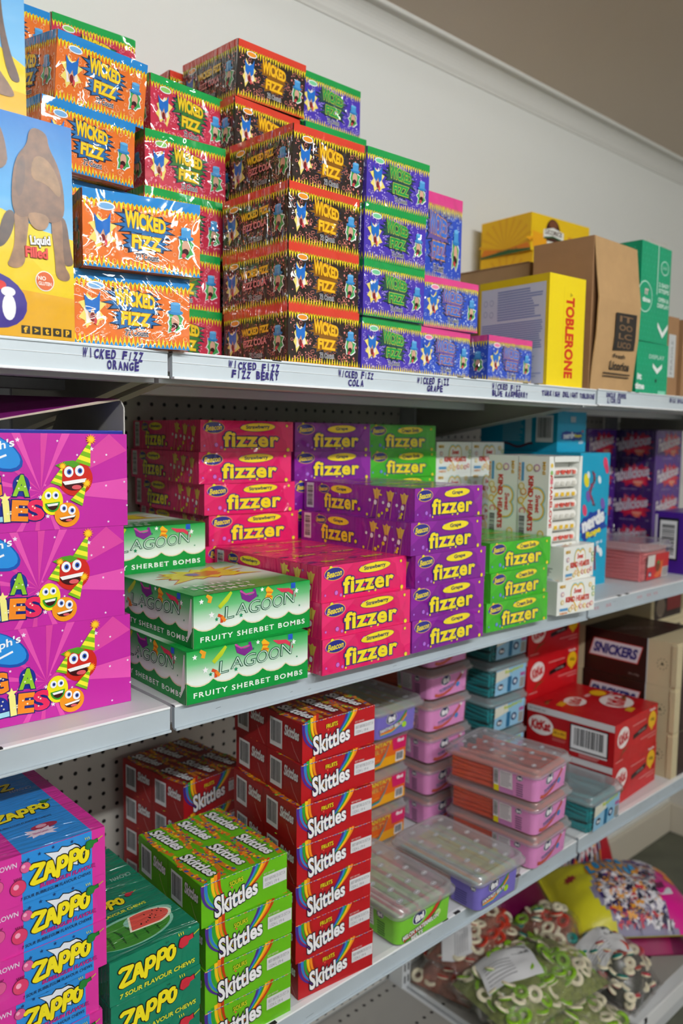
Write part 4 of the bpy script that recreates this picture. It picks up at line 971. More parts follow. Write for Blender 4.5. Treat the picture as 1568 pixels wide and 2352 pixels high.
# turquoise rope sweets carton
def nerds(key, W, D, H, side):
    b = MB(); b.box(0, 0, 0, W, D, H, '#0e94b8', .001)
    f = faces(b, W, D, H)
    f['F'](); b.rect(0, 0, W, H, '#12a2c8', 1)
    if not side:
        jag(b, .5 * W, .47 * H, .42 * W, .085 * H, '#1b3f9c', 2, 26, 3, .3, .25); b.text('nerds', .5 * W, .50 * H, .76 * W, .11 * H, '#f2f4f6', 3, rot=.25, off=.07)
        b.text('Rope', .52 * W, .405 * H, .5 * W, .06 * H, '#f2e22a', 4, rot=.2, off=.06, out='#1b3f9c', ow=.05)
        pts = [(.42 * W + .07 * W * math.sin(k * .8), .86 * H - k * .025 * H) for k in range(11)]
        b.path(pts, .06 * W, '#7a3a52', 3)
        rd = random.Random(5)
        for k in range(60): p = pts[rd.randrange(11)]; b.ell(p[0] + rd.uniform(-.05, .05) * W, p[1] + rd.uniform(-.012, .012) * H, .0016, .0016, rd.choice(('#d8486a', '#2a2a4a', '#b03a6a', '#4a6a4a')), 4, n=8)
        pts = [(.62 * W, .3 * H), (.60 * W, .22 * H), (.63 * W, .12 * H)]; b.path(pts, .06 * W, '#7a3a52', 3)
        for u, v, r, c in ((.22, .8, .012, '#e8dc2a'), (.85, .92, .011, '#e0406a'), (.9, .88, .009, '#d03a60'), (.3, .68, .010, '#7a5ab0'), (.8, .62, .010, '#7a5ab0'), (.2, .58, .010, '#e0406a'), (.66, .8, .007, '#e8f4f8'), (.28, .84, .006, '#e8f4f8'), (.8, .25, .008, '#e8f4f8'), (.7, .28, .007, '#f2f2f2')): b.ell(u * W, v * H, r * .8, r * 1.3, c, 3, .4, 12)
        b.text('26 g', .72 * W, .33 * H, .22 * W, .028 * H, '#eef4f6', 4, rot=.2, off=.03)
    else:
        jag(b, .5 * W, .40 * H, .36 * W, .10 * H, '#1b3f9c', 2, 22, 3, .3); b.text('nerds', .40 * W, .41 * H, .38 * W, .16 * H, '#f2f4f6', 3, rot=.05, off=.06); b.text('Rope', .72 * W, .40 * H, .25 * W, .11 * H, '#f2e22a', 3, rot=.05, off=.06)
        b.ell(.88 * W, .52 * H, .03 * W, .03 * H, '#d0405a', 3); b.rect(.44 * W, .74 * H, .62 * W, .88 * H, '#b9c4cc', 3); b.text('x24', .82 * W, .25 * H, .16 * W, .09 * H, '#eef4f6', 3, off=.03)
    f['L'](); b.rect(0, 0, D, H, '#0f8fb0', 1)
    if side:
        b.lines(.30 * D, .25 * H, .58 * D, .9 * H, 14, '#7fb4c4', 2, .5, 3, .2); b.rect(.60 * D, .2 * H, .68 * D, .92 * H, '#d4dade', 2)
        pts = [(.25 * D + .05 * D * k, .16 * H + .05 * H * math.sin(k * .9)) for k in range(10)]; b.path(pts, .06 * H, '#5a2a3c', 2)
    root = b.build('rope_sweet_carton')
    if side:
        b = MB(); b.kind = 'l'; b.face((-.0004, D, 0), (0, -1, 0), (0, 0, 1)); b.barcode(.74 * D, .24 * H, .95 * D, .9 * H, 2, 8); b.build('barcode_label', root)
    PROTO[key] = root
nerds('nerdf', .118, .25, .284, False)
nerds('nerdu', .112, .20, .086, True)

# white cartons of sweet rolls
def heartface(b, w, h):
    b.rect(0, 0, w, h, '#eceee8', 1)
    for dx in (-.5, .5): b.ell(.53 * w + dx * .15 * w, .62 * h, .12 * w, .30 * h, '#8fc4c8', 2); b.ell(.53 * w + dx * .15 * w, .62 * h, .108 * w, .27 * h, '#ecc23c', 3); b.ell(.53 * w + dx * .15 * w, .62 * h, .09 * w, .225 * h, '#f2f2ec', 4)
    b.poly([(.33 * w, .56 * h), (.73 * w, .56 * h), (.53 * w, .10 * h)], '#ecc23c', 3); b.poly([(.355 * w, .56 * h), (.705 * w, .56 * h), (.53 * w, .16 * h)], '#f2f2ec', 5)
    b.text('Sweet', .53 * w, .68 * h, .2 * w, .16 * h, '#d8524a', 6, off=.03, shear=.1); b.text('KIND HEARTS', .53 * w, .44 * h, .62 * w, .17 * h, '#cf3c34', 6, off=.045)
    for u, v, c in ((.13, .62, '#c28fb0'), (.13, .38, '#d9c46a'), (.86, .80, '#e8c44a'), (.95, .5, '#8fbf6a'), (.95, .68, '#7fb86a'), (.40, .2, '#e8a24a'), (.50, .13, '#ecc23c'), (.62, .18, '#e27a8a'), (.72, .18, '#ecc23c'), (.82, .17, '#d8606e'), (.91, .22, '#e27a8a'), (.34, .13, '#d9c46a')):
        b.ell(u * w, v * h, .042 * w, .042 * w, c, 6); b.ell(u * w, v * h, .028 * w, .028 * w, '#f0e4cc', 7, n=12)
    b.text('MINI', .13 * w, .85 * h, .14 * w, .1 * h, '#d8aa3c', 5, off=.03); b.rect(.07 * w, .12 * h, .28 * w, .2 * h, '#5a9ac8', 5); b.text('NEW', .18 * w, .05 * h, .2 * w, .06 * h, '#e08a3c', 5, off=.03)
def heartend(b, w, h, bar=True):
    b.rect(0, 0, w, h, '#e6e9e2', 1); b.rect(.2 * w, .82 * h, .62 * w, .97 * h, '#4a8fc8', 3); b.text('24', .4 * w, .9 * h, .25 * w, .1 * h, '#f2f2f2', 4, off=.03)
    for u, v in ((.3, .5), (.7, .5), (.3, .3)): b.ell(u * w, v * h, .13 * w, .09 * h, '#5aa85a', 3)
    b.lines(.4 * w, .1 * h, .9 * w, .36 * h, 5, '#8a948a', 3)
W, D, H = .107, .158, .0605
b = MB(); b.box(0, 0, 0, W, D, H, '#e8eae4', .001); f = faces(b, W, D, H)
f['F'](); heartface(b, W, H); f['L'](); heartend(b, D, H); f['T'](); heartface(b, W, D)
PROTO['kind'] = b.build('sweet_roll_carton')
W, D, H = .107, .064, .160                                          # stood on end, open window of sweet rolls to the front
b = MB(); b.box(0, .022, 0, W, D, H, '#e8eae4', .001)
for a in ((0, 0, 0, .016, .024, H), (W - .010, 0, 0, W, .024, H), (.014, 0, 0, W - .008, .024, .004), (.014, 0, H - .010, W - .008, .024, H)): b.box(*a, '#eceee8')
f = faces(b, W, D, H)
b.face((0, 0, 0), (1, 0, 0), (0, 0, 1)); b.text('#SHARELOVE', .008, .52 * H, .62 * H, .009, '#cf3c34', 2, rot=-math.pi / 2, off=.03)
for v in (.72, .82, .9): b.ell(.008, v * H, .004, .004, ('#e8c44a', '#e27a8a', '#8fbf6a')[int(v * 10) % 3], 2)
f['L']()
O, U, V, Nn = b.frame; b.frame = (O + V * H, -V, U, Nn); heartface(b, H, D); b.frame = (O, U, V, Nn)
b.barcode(.06 * D, .04 * H, .30 * D, .36 * H, 8, 3, True); b.ell(.62 * D, .07 * H, .1 * D, .04 * H, '#5aa85a', 8); b.ell(.62 * D, .07 * H, .06 * D, .022 * H, '#e6e9e2', 9)
f['T'](); b.rect(0, 0, W, D, '#e4e6e0', 1); b.text('KIND HEARTS', W / 2, D / 2, W * .7, .012, '#cf3c34', 2, off=.03)
root = b.build('sweet_roll_carton')
m_wrapper = simple('roll_wrapper', '#ecebe4', .3)
for k in range(7):
    b = MB(); zc = .0138 + k * .0197
    b.tube([(.0165, .011, zc), (.03, .011, zc), (.075, .011, zc), (W - .011, .011, zc)], .0088, m_wrapper, 12)
    b.face((.0, .0018, zc), (1, 0, 0), (0, 0, 1))
    cc = ('#e27a6a', '#ecc23c', '#d8d6cc')[k % 3]
    for q in range(4): b.rect(.024 + q * .018, -.004, .034 + q * .018, .003, cc, 2)
    if k % 3 == 0: b.text('HEARTS', .056, .001, .05, .006, '#cf3c34', 4, off=.03)
    b.build('sweet_roll', root)
PROTO['kindv'] = root

# purple cartons with a red burst
W, D, H = .155, .132, .0845
def fab_face(b, w, h, base):
    b.rect(0, 0, w, h, base, 1)
    jag(b, .60 * w, .52 * h, .26 * w, .30 * h, '#b3163c', 2, 26, 6, .5); jag(b, .60 * w, .52 * h, .21 * w, .24 * h, '#d21e3e', 3, 22, 8, .5)
    b.text('Fabulicious', .50 * w, .60 * h, .80 * w, .34 * h, '#d8cfd8', 4, rot=.16, shear=.2, off=.035, warp=lambda a, q: (a, q * (1.1 - .5 * a / w)), out='#5a1a5a', ow=.03)
    b.poly([(.55 * w, .36 * h), (.78 * w, .36 * h), (.72 * w, .2 * h), (.66 * w, .16 * h), (.60 * w, .2 * h)], '#e8785a', 4); b.text('RASPBERRY', .66 * w, .31 * h, .2 * w, .06 * h, '#f0d0c0', 5)
    b.text('SWEETS & TREATS', .46 * w, .08 * h, .36 * w, .045 * h, '#9a84b4', 4, off=.02); b.text('1kg', .9 * w, .08 * h, .06 * w, .05 * h, '#b9a6cc', 4, off=.02)
b = MB(); b.kind = 'w'; b.box(0, 0, 0, W, D, H, '#3c1770', .001); f = faces(b, W, D, H)
f['F'](); fab_face(b, W, H, '#4c2186'); f['L'](); fab_face(b, D, H, '#34105e')  # same print, but the left side's shade is put into its darker violet
PROTO['fab'] = b.build('raspberry_sweet_carton')
W, D, H = .15, .075, .145
b = MB(); b.box(0, 0, 0, W, D, H, '#45208a', .001); root = b.build('raspberry_sweet_carton')
b = MB(); b.kind = 'l'; b.face((-.0005, D, 0), (0, -1, 0), (0, 0, 1)); b.rect(.14 * D, .22 * H, .78 * D, .90 * H, '#16141a', 1); b.barcode(.19 * D, .25 * H, .73 * D, .86 * H, 2, 9, True); b.rect(.02 * D, .3 * H, .1 * D, .95 * H, '#cfc8d6', 1)
b.build('barcode_label', root)
PROTO['fabbar'] = root

# red wafer bar cartons
def oval_logo(b, cu, cv, a, c, s, l=3, rot=0):
    b.ell(cu, cv, a, c, '#eee6e4', l, rot, 24); b.text(s, cu, cv, a * 1.55, c * 1.05, '#c0141e', l + 1, rot=rot + .08, off=.05, shear=.1)
W, D, H = .217, .208, .0915
b = MB(); b.box(0, 0, 0, W, D, H, '#b8141c', .001); f = faces(b, W, D, H)
f['F'](); b.rect(0, 0, W, H, '#c0161e', 1); oval_logo(b, .19 * W, .62 * H, .13 * W, .25 * H, 'KitKat', 3, .1)
b.poly([(.1 * W, .1 * H), (.2 * W, .32 * H), (.33 * W, .35 * H), (.2 * W, .25 * H)], '#7a4a22', 4)
b.poly([(.42 * W, .42 * H), (.74 * W, .50 * H), (.76 * W, .62 * H), (.72 * W, .63 * H), (.42 * W, .53 * H)], '#1a0c0c', 3); b.text('Chunky', .62 * W, .535 * H, .16 * W, .06 * H, '#d8d0ce', 4, rot=.08)
b.ell(.87 * W, .66 * H, .095 * W, .21 * H, '#e8b81c', 3); b.poly([(.83 * W, .5 * H), (.92 * W, .5 * H), (.86 * W, .38 * H)], '#e8b81c', 3); b.text('45g', .87 * W, .66 * H, .10 * W, .1 * H, '#6a4a10', 4, off=.03)
b.text('Nestle', .87 * W, .92 * H, .14 * W, .07 * H, '#eee0e0', 3, off=.03)
for v, u0, u1 in ((.75, .4, .72), (.30, .6, .97), (.22, .78, .97), (.08, .04, .2)): b.rect(u0 * W, v * H, u1 * W, (v + .025) * H, '#d8908e', 3)
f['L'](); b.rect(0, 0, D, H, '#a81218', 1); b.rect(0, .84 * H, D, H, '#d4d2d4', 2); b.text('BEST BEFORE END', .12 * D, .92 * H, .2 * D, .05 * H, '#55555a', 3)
oval_logo(b, .17 * D, .54 * H, .15 * D, .24 * H, 'KitKat', 3, -.05); b.rect(.31 * D, .36 * H, .47 * D, .54 * H, '#e0a81c', 3); b.text('45 x 45g', .39 * D, .45 * H, .13 * D, .07 * H, '#5a1010', 4, off=.02)
b.lines(.62 * D, .03 * H, .86 * D, .12 * H, 2, '#d8908e', 3); b.rect(.52 * D, .13 * H, .93 * D, .17 * H, '#d4d2d4', 3); b.lines(.31 * D, .24 * H, .48 * D, .32 * H, 2, '#c86a68', 3)
f['T'](); b.rect(0, 0, W, D, '#b8141c', 1)
oval_logo(b, .72 * W, .34 * D, .21 * W, .18 * D, 'KitKat', 3, .25); oval_logo(b, .40 * W, .66 * D, .15 * W, .12 * D, 'KitKat', 3, .25)
for (u, v, r) in ((.84, .62, .1), ): b.ell(u * W, v * D, r * W, .09 * D, '#e8b81c', 3)
for (u, v) in ((.22, .72), (.58, .12)): b.poly([(u * W - .07 * W, v * D - .05 * D), (u * W + .07 * W, v * D - .03 * D), (u * W + .07 * W, v * D + .05 * D), (u * W - .07 * W, v * D + .03 * D)], '#d8a81c', 3)
for (u, v) in ((.92, .34), (.18, .86)): b.path([(u * W - .09 * W, v * D - .03 * D), (u * W + .04 * W, v * D + .02 * D)], .035 * W, '#8a5a2a', 4); b.path([(u * W - .05 * W, v * D + .02 * D), (u * W + .09 * W, v * D)], .02 * W, '#4a1a10', 5)
b.text('NEW', .68 * W, .66 * D, .1 * W, .05 * D, '#eee0e0', 3, off=.03); b.text('CHUNKY', .9 * W, .5 * D, .12 * W, .03 * D, '#eee0e0', 3, off=.03)
root = b.build('wafer_bar_carton')
b = MB(); b.kind = 'l'; b.face((-.0005, D, 0), (0, -1, 0), (0, 0, 1)); b.rect(.51 * D, .18 * H, .94 * D, .80 * H, '#141418', 2); b.barcode(.525 * D, .21 * H, .925 * D, .77 * H, 3, 11); b.build('barcode_label', root)
PROTO['kitkat'] = root

# brown and cream nougat bar cartons
W, D, H = .20, .272, .1065
m_cream = simple('cream_card', '#cdbf9a', .7, noise=.05, scale=20)
b = MB(); b.box(0, 0, 0, W, D, H, m_cream, .002); f = faces(b, W, D, H)
f['L'](); b.rect(.13 * D, .0, .735 * D, H, '#2e1814', 1); b.rect(.735 * D, 0, .745 * D, H, '#c9d4d8', 2); b.rect(.0, 0, .13 * D, H, m_cream, 1); b.rect(.745 * D, 0, D, H, m_cream, 1)
def para(u0, v0, u1, v1, k): return [(u0 * D, v0 * H), (u1 * D - k * D, v0 * H), (u1 * D, v1 * H), (u0 * D + k * D, v1 * H)]
b.poly(para(.175, .36, .70, .78, .045), '#b8281e', 2); b.poly(para(.185, .38, .69, .76, .043), '#d8d4dc', 3)
b.text('SNICKERS', .4375 * D, .57 * H, .42 * D, .25 * H, '#2a2a78', 4, off=.05, shear=.2)
b.text('50 x 50g', .62 * D, .12 * H, .10 * D, .05 * H, '#a89a96', 2)
for k in range(10):
    t = k / 10 * 2 * math.pi; b.rect(.875 * D + .045 * D * math.cos(t) - .0012, .5 * H + .115 * H * math.sin(t) - .0012, .875 * D + .045 * D * math.cos(t) + .0012, .5 * H + .115 * H * math.sin(t) + .0012, '#4a4234', 2)
b.star(.875 * D, .5 * H, .006, '#4a4234', 2, 3, .4)
f['F'](); b.rect(.14 * W, .0, W, H, '#2e1814', 1)
f['T'](); b.rect(0, 0, W, .70 * D, '#2e1814', 1) if False else b.rect(0, .25 * D, W, .87 * D, '#2e1814', 1); b.text('SNICKERS', .4 * W, .5 * D, .5 * W, .06 * D, '#5a4a46', 2, off=.04, rot=-.5)
root = b.build('nougat_bar_carton')
b = MB(); b.box(-.0025, -.003, .004, .018, .012, H - .004, m_cream, .002); b.build('end_flap', root)
PROTO['snick'] = root
W, D, H = .20, .2, .098
b = MB(); b.box(0, 0, 0, W, D, H, m_cream, .002); b.face((0, 0, 0), (1, 0, 0), (0, 0, 1)); b.rect(.08 * W, .12 * H, .86 * W, .86 * H, '#2a1814', 1); b.rect(.44 * W, .3 * H, .84 * W, .74 * H, '#9a1a20', 2); b.ell(.26 * W, .44 * H, .13 * W, .26 * H, '#8a7868', 2)
PROTO['creambox'] = b.build('nougat_bar_carton')

# ------------------------------------------------------------------ clear plastic tubs
def rr(x0, y0, x1, y1, r, n=5):
    out = []
    for cx, cy, a in ((x1 - r, y0 + r, -math.pi / 2), (x1 - r, y1 - r, 0), (x0 + r, y1 - r, math.pi / 2), (x0 + r, y0 + r, math.pi)):
        for k in range(n): t = a + k / (n - 1) * math.pi / 2; out.append((cx + r * math.cos(t), cy + r * math.sin(t)))
    return out
m_tub = clear('clear_tub', '#fafafa', .05, .03, .10)
m_lid = clear('milky_lid', '#f6f7f8', .33, .05, .14)
def tub(key, art, sweets, dots=True, W=.130, D=.196, hb=.0525, hl=.0125, body_label=None, ttint=None):
    root = empty('sweet_tub')
    i0 = .004
    b = MB()
    ring = lambda z, e=0: [(x, y, z) for x, y in rr(i0 * (1 - z / hb) - e, i0 * (1 - z / hb) - e, W - i0 * (1 - z / hb) + e, D - i0 * (1 - z / hb) + e, .014)]
    b.loft([ring(0, -.004), ring(.001, -.001), ring(.004), ring(hb)], m_tub, cap1=False)
    b.build('tub_body', root)
    b = MB(); o = .0055
    lr = lambda e, z: [(x, y, z) for x, y in rr(-e, -e, W + e, D + e, .016)]
    b.loft([lr(o - .001, hb - .0045), lr(o, hb - .004), lr(o, hb + .003), lr(o - .0035, hb + .0045), lr(o - .005, hb + hl - .0015), lr(o - .0065, hb + hl), lr(o - .011, hb + hl), lr(o - .013, hb + hl - .0015)], m_lid, cap0=False)
    if dots:
        b.kind = 'm'; b.face((0, 0, hb + hl - .0014), (1, 0, 0), (0, 1, 0))
        for j in range(6):
            for i in range(3):
                u, v = W * (.17 + .30 * i + (.09 if j % 2 else 0)), D * (.1 + .16 * j)
                if u > W * .95: continue
                b.ell(u, v, .0075, .0046, '#b9bac0', 1, .3, 16); b.ell(u, v, .0060, .0034, '#93969c', 2, .3, 14); b.text('fini', u, v, .008, .004, '#eceef0', 3, rot=.3, off=.03)
    b.build('lid', root)
    b = MB(); sweets(b, W, D, hb); b.build('sweets', root)['kind'] = 'stuff'
    b = MB(); art(b, W, D, hb, i0); b.build('wrap_label', root)
    PROTO[key] = root
def wrap(b, W, D, hb, i0, col, left, right, z0=.004, z1=None):
    """paper label round the front, from `left` of the way up the left side to `right` along the front"""
    z1 = z1 or hb - .003
    pts = []
    r = .014
    base = [(0, D * left)] + [(0, D * left * (1 - k / 4) + r * k / 4) for k in range(1, 5)] + [(r - r * math.cos(t), r - r * math.sin(t)) for t in [k * math.pi / 12 for k in range(1, 7)]] + [(r + (W * right - r) * k / 4, 0) for k in range(1, 5)]
    def at(p, z):
        e = i0 * (1 - z / hb) - .0005
        return (p[0] + e * (1 if p[0] < W / 2 else -0) , p[1] + e * (1 if p[1] < r else 0), z)
    n = len(base); vs = [at(p, z0) for p in base] + [at(p, z1) for p in base]
    b.add(vs, [(i, i + 1, n + i + 1, n + i) for i in range(n - 1)], ink(col), True)
def front(b, W, hb, i0): k = math.hypot(i0, hb); b.frame = (Vector((0, i0 - .0007, 0)), Vector((1, 0, 0)), Vector((0, -i0 / hb, 1)).normalized(), Vector((0, -1, -i0 / hb)).normalized())
def leftf(b, D, hb, i0): b.frame = (Vector((i0 - .0007, D, 0)), Vector((0, -1, 0)), Vector((-i0 / hb, 0, 1)).normalized(), Vector((-1, 0, -i0 / hb)).normalized())
def fini(b, cu, cv, s, l=2):
    b.ell(cu, cv, s, s * .78, '#f2f2f4', l, .2, 20); b.ell(cu, cv, s * .93, s * .71, '#232a5c', l + 1, .2, 20); b.text('fini', cu, cv, s * 1.35, s * .85, '#f4f4f6', l + 2, rot=.15, off=.06)
    for k, c in enumerate(('#e8b81c', '#d8402c', '#4aa83a')): b.ell(cu + (k - 1) * s * .25, cv + s * .85, s * .16, s * .12, c, l + 2, n=8)
def nutri(b, W, D, hb, col):
    b.barcode(.545 * D, .30 * hb, .60 * D, .92 * hb, 2, 4, True); b.rect(.545 * D, .08 * hb, .60 * D, .30 * hb, '#e2d41c', 2)
    b.rect(.61 * D, .28 * hb, .745 * D, .90 * hb, '#e6e2e6', 2); b.lines(.62 * D, .32 * hb, .735 * D, .86 * hb, 8, '#8a8490', 3, .35, 3, .3); b.rect(.605 * D, .08 * hb, .75 * D, .25 * hb, col, 2)
    fini(b, .82 * D, .80 * hb, .007, 2); b.lines(.785 * D, .12 * hb, .865 * D, .62 * hb, 6, '#6a5470', 2, .4, 5, .2)
def pink_art(b, W, D, hb, i0):
    wrap(b, W, D, hb, i0, '#de8fc8', .46, .86); front(b, W, hb, i0); l = 2
    fini(b, .36 * W, .72 * hb, .014, 2)
    pts = [(.13 * W, .22 * hb), (.22 * W, .16 * hb), (.34 * W, .17 * hb), (.48 * W, .28 * hb), (.62 * W, .52 * hb), (.70 * W, .70 * hb), (.75 * W, .86 * hb)]
    b.path(pts, .0062, '#b8452e', 2); b.path([(u, v + .001) for u, v in pts], .002, '#d4705a', 3); b.ell(pts[-1][0], pts[-1][1], .0042, .0036, '#eee6e6', 4)
    b.text('TORNADO', .40 * W, .40 * hb, .36 * W, .14 * hb, '#5a3a8a', 4, rot=.17, off=.03, out='#e8d8ee', ow=.04)
    b.ell(.66 * W, .42 * hb, .006, .0055, '#4a86c8', 2); b.text('1kg', .82 * W, .2 * hb, .05 * W, .05 * hb, '#6a4a7a', 2)
    leftf(b, D, hb, i0); nutri(b, W, D, hb, '#c884bc')
def ropes(cols, seed, twist=.004, n=6, m=5, kind='p'):
    def fn(b, W, D, hb):
        rd = random.Random(seed)
        for k in range(n):
            for j in range(m):
                x = .0105 + (W - .021) * j / (m - 1); z = .0065 + (hb - .013) * k / (n - 1)
                ph = rd.random() * 6; c = cols[(k * 3 + j) % len(cols)]
                pts = [(x + (0 if j in (0, m - 1) else twist * math.sin(ph + q)), .012 + (D - .024) * q / 7, z + min(0, 0) + twist * .6 * math.sin(ph + q * .9) * (1 if 0 < k < n - 1 else .3)) for q in range(8)]
                b.tube(pts, .0048, ink(c, kind), 7)
        for k in range(n):                                          # loops that show through the front and left walls
            z = .0065 + (hb - .013) * k / (n - 1)
            b.tube([(.012 + (W - .024) * q / 5, .0105, z + .001 * math.sin(q + k)) for q in range(6)], .0045, ink(cols[k % len(cols)], kind), 7)
    return fn
def belts(cols, seed):
    def fn(b, W, D, hb):
        rd = random.Random(seed)
        for k in range(4):
            for j in range(6):
                x = .010 + (W - .020) * j / 6; z = .008 + (hb - .014) * k / 3; a = rd.uniform(-.004, .004)
                for q, c in enumerate(rd.sample(cols, min(3, len(cols)))):
                    b.box(x + q * .006 + a * 0, .012, z - .003, x + q * .006 + .0058, D - .012, z + .003 - (.004 * rd.random() if k == 3 else 0), ink(c, 'm'))
    return fn
tub('tubpink', pink_art, ropes(['#d8583c', '#e06848', '#cc4e36'], 2))
def melon_art(b, W, D, hb, i0):
    wrap(b, W, D, hb, i0, '#7cc83c', .42, .90); front(b, W, hb, i0)
    b.path([(.12 * W, .18 * hb), (.4 * W, .3 * hb), (.62 * W, .62 * hb), (.74 * W, .97 * hb)], .009, '#c8382c', 2); b.path([(.14 * W, .12 * hb), (.44 * W, .26 * hb), (.66 * W, .60 * hb), (.78 * W, .97 * hb)], .003, '#2f8a2c', 3)
    fini(b, .36 * W, .72 * hb, .015, 3)
    b.text('MELON WATERMELON', .40 * W, .36 * hb, .62 * W, .15 * hb, '#f0f4ec', 4, rot=.12, off=.035, out='#1c2a3c', ow=.05); b.text('BELTS', .34 * W, .16 * hb, .2 * W, .13 * hb, '#f0f4ec', 4, rot=.12, off=.035, out='#1c2a3c', ow=.05)
    b.ell(.70 * W, .52 * hb, .007, .006, '#bfe08a', 3); leftf(b, D, hb, i0); b.rect(.6 * D, .3 * hb, .72 * D, .9 * hb, '#d8dcd8', 2); b.lines(.61 * D, .34 * hb, .71 * D, .86 * hb, 6, '#8a9088', 3, .35); fini(b, .80 * D, .80 * hb, .008, 2); b.lines(.76 * D, .12 * hb, .86 * D, .6 * hb, 6, '#3a6a2c', 2, .4, 5, .2)
tub('tubmelon', melon_art, belts(['#b8d4a4', '#c86a70', '#8fbf7a', '#d8c8b8'], 5))
def fantasy_art(b, W, D, hb, i0):
    wrap(b, W, D, hb, i0, '#7a6fc4', .30, .82); front(b, W, hb, i0)
    for k, c in enumerate(('#2a8ab0', '#e8a82a', '#d8482c', '#3a9a3c')): b.path([(.12 * W, (.20 + .05 * k) * hb), (.34 * W, (.20 + .06 * k) * hb), (.52 * W, (.36 + .07 * k) * hb), (.64 * W, (.66 + .07 * k) * hb)], .0042, c, 2)
    fini(b, .32 * W, .76 * hb, .014, 7); b.text('FANTASY BELTS', .33 * W, .42 * hb, .46 * W, .13 * hb, '#f0f0f6', 7, rot=.1, off=.035, out='#2a2a4a', ow=.05); b.ell(.60 * W, .38 * hb, .006, .0058, '#a8d82a', 6)
    leftf(b, D, hb, i0); fini(b, .95 * D, .84 * hb, .006, 2); b.lines(.74 * D, .12 * hb, .90 * D, .6 * hb, 6, '#4a4488', 2, .4, 5, .2)
tub('tubfant', fantasy_art, belts(['#c8c46a', '#b0c890', '#d89a5a', '#c8a8a0', '#9ac0b8'], 8))
def orange_art(b, W, D, hb, i0):
    wrap(b, W, D, hb, i0, '#e2661c', .3, .97); front(b, W, hb, i0)
    b.poly([(.0 * W + .012, .06 * hb), (.97 * W, .06 * hb), (.97 * W, .34 * hb), (.5 * W, .36 * hb), (.012, .3 * hb)], '#e8a41c', 2); b.poly([(.70 * W, .5 * hb), (.97 * W, .5 * hb), (.97 * W, .95 * hb), (.66 * W, .95 * hb)], '#cf2060', 2)
    b.rect(.04 * W, .42 * hb, .16 * W, .9 * hb, '#e0e0de', 3); b.text('FANTASY', .42 * W, .82 * hb, .48 * W, .14 * hb, '#e8c42a', 4, off=.04, out='#7a2060', ow=.05); b.text('BELTS', .38 * W, .62 * hb, .34 * W, .14 * hb, '#e8a43a', 4, off=.04, out='#7a2060', ow=.05)
    for k, c in enumerate(('#2a7ab0', '#3a8a3c', '#d8482c')): b.path([(.22 * W, (.16 + .05 * k) * hb), (.42 * W, (.2 + .05 * k) * hb), (.52 * W, (.45 + .06 * k) * hb), (.58 * W, (.75 + .04 * k) * hb)], .004, c, 5)
    b.barcode(.76 * W, .1 * hb, .93 * W, .42 * hb, 3, 5); b.text('fini', .84 * W, .8 * hb, .14 * W, .12 * hb, '#f0e8ec', 4, off=.05)
tub('tuborange', orange_art, belts(['#c85a2a', '#d8a03a', '#8a9a3a'], 9), hb=.0615)
def teal_art(b, W, D, hb, i0):
    b.kind = 'p'; wrap(b, W, D, hb, i0, '#8cc0de', .0, .0) if False else None
    front(b, W, hb, i0); x0, x1 = .13 * W, .95 * W
    b.rect(x0, .06 * hb, x1, .92 * hb, '#8fc2e0', 1); b.poly([(x0, .5 * hb), (.5 * W, .62 * hb), (.46 * W, .9 * hb), (x0, .86 * hb)], '#dcdccc', 2)
    b.text('Raspberry', .62 * W, .80 * hb, .5 * W, .15 * hb, '#b4c83a', 3, rot=.07, off=.04); b.rect(.46 * W, .08 * hb, .56 * W, .6 * hb, '#1f6a94', 3); b.ell(.66 * W, .38 * hb, .010, .009, '#1c3a6c', 3); b.ell(.66 * W, .38 * hb, .005, .0045, '#d4e0ea', 4)
    b.ell(.27 * W, .32 * hb, .010, .007, '#2a2a4c', 3); b.text('fini', .27 * W, .32 * hb, .014, .007, '#f0f0f2', 4, off=.05); b.rect(.80 * W, .1 * hb, .93 * W, .46 * hb, '#b9b6b0', 3); b.lines(.81 * W, .12 * hb, .92 * W, .44 * hb, 8, '#6a6a6a', 4, .5, 2, 0); b.rect(.80 * W, .5 * hb, .93 * W, .62 * hb, '#b05a9a', 3)
tub('tubteal', teal_art, ropes(['#0c8a90', '#109aa0', '#0a767e'], 6, .006, 7), dots=False, hb=.0655, hl=.0125)
def red_art(b, W, D, hb, i0):
    front(b, W, hb, i0); b.rect(.16 * W, .05 * hb, .93 * W, .80 * hb, '#c4282a', 1); b.rect(.16 * W, .45 * hb, .42 * W, .80 * hb, '#d8d2cc', 2); b.rect(.70 * W, .05 * hb, .93 * W, .36 * hb, '#c8c4c0', 2); b.lines(.72 * W, .08 * hb, .91 * W, .34 * hb, 6, '#5a5a5a', 3, .5, 3, 0)
    b.poly([(.42 * W, .14 * hb), (.56 * W, .06 * hb), (.70 * W, .2 * hb), (.72 * W, .60 * hb), (.62 * W, .55 * hb), (.6 * W, .3 * hb), (.5 * W, .25 * hb)], '#d8642a', 3); b.ell(.54 * W, .42 * hb, .012, .012, '#7a3a20', 4); b.ell(.54 * W, .55 * hb, .007, .004, '#4a8a3a', 5); b.ell(.27 * W, .22 * hb, .008, .006, '#3a3a6c', 3); b.text('fini', .27 * W, .22 * hb, .011, .006, '#f0f0f2', 4, off=.05)
tub('tubred', red_art, ropes(['#d06a6c', '#d87678', '#c45c60'], 12, .002, 9, 6, 'm'), dots=False, hb=.074, hl=.013, W=.146, D=.15)

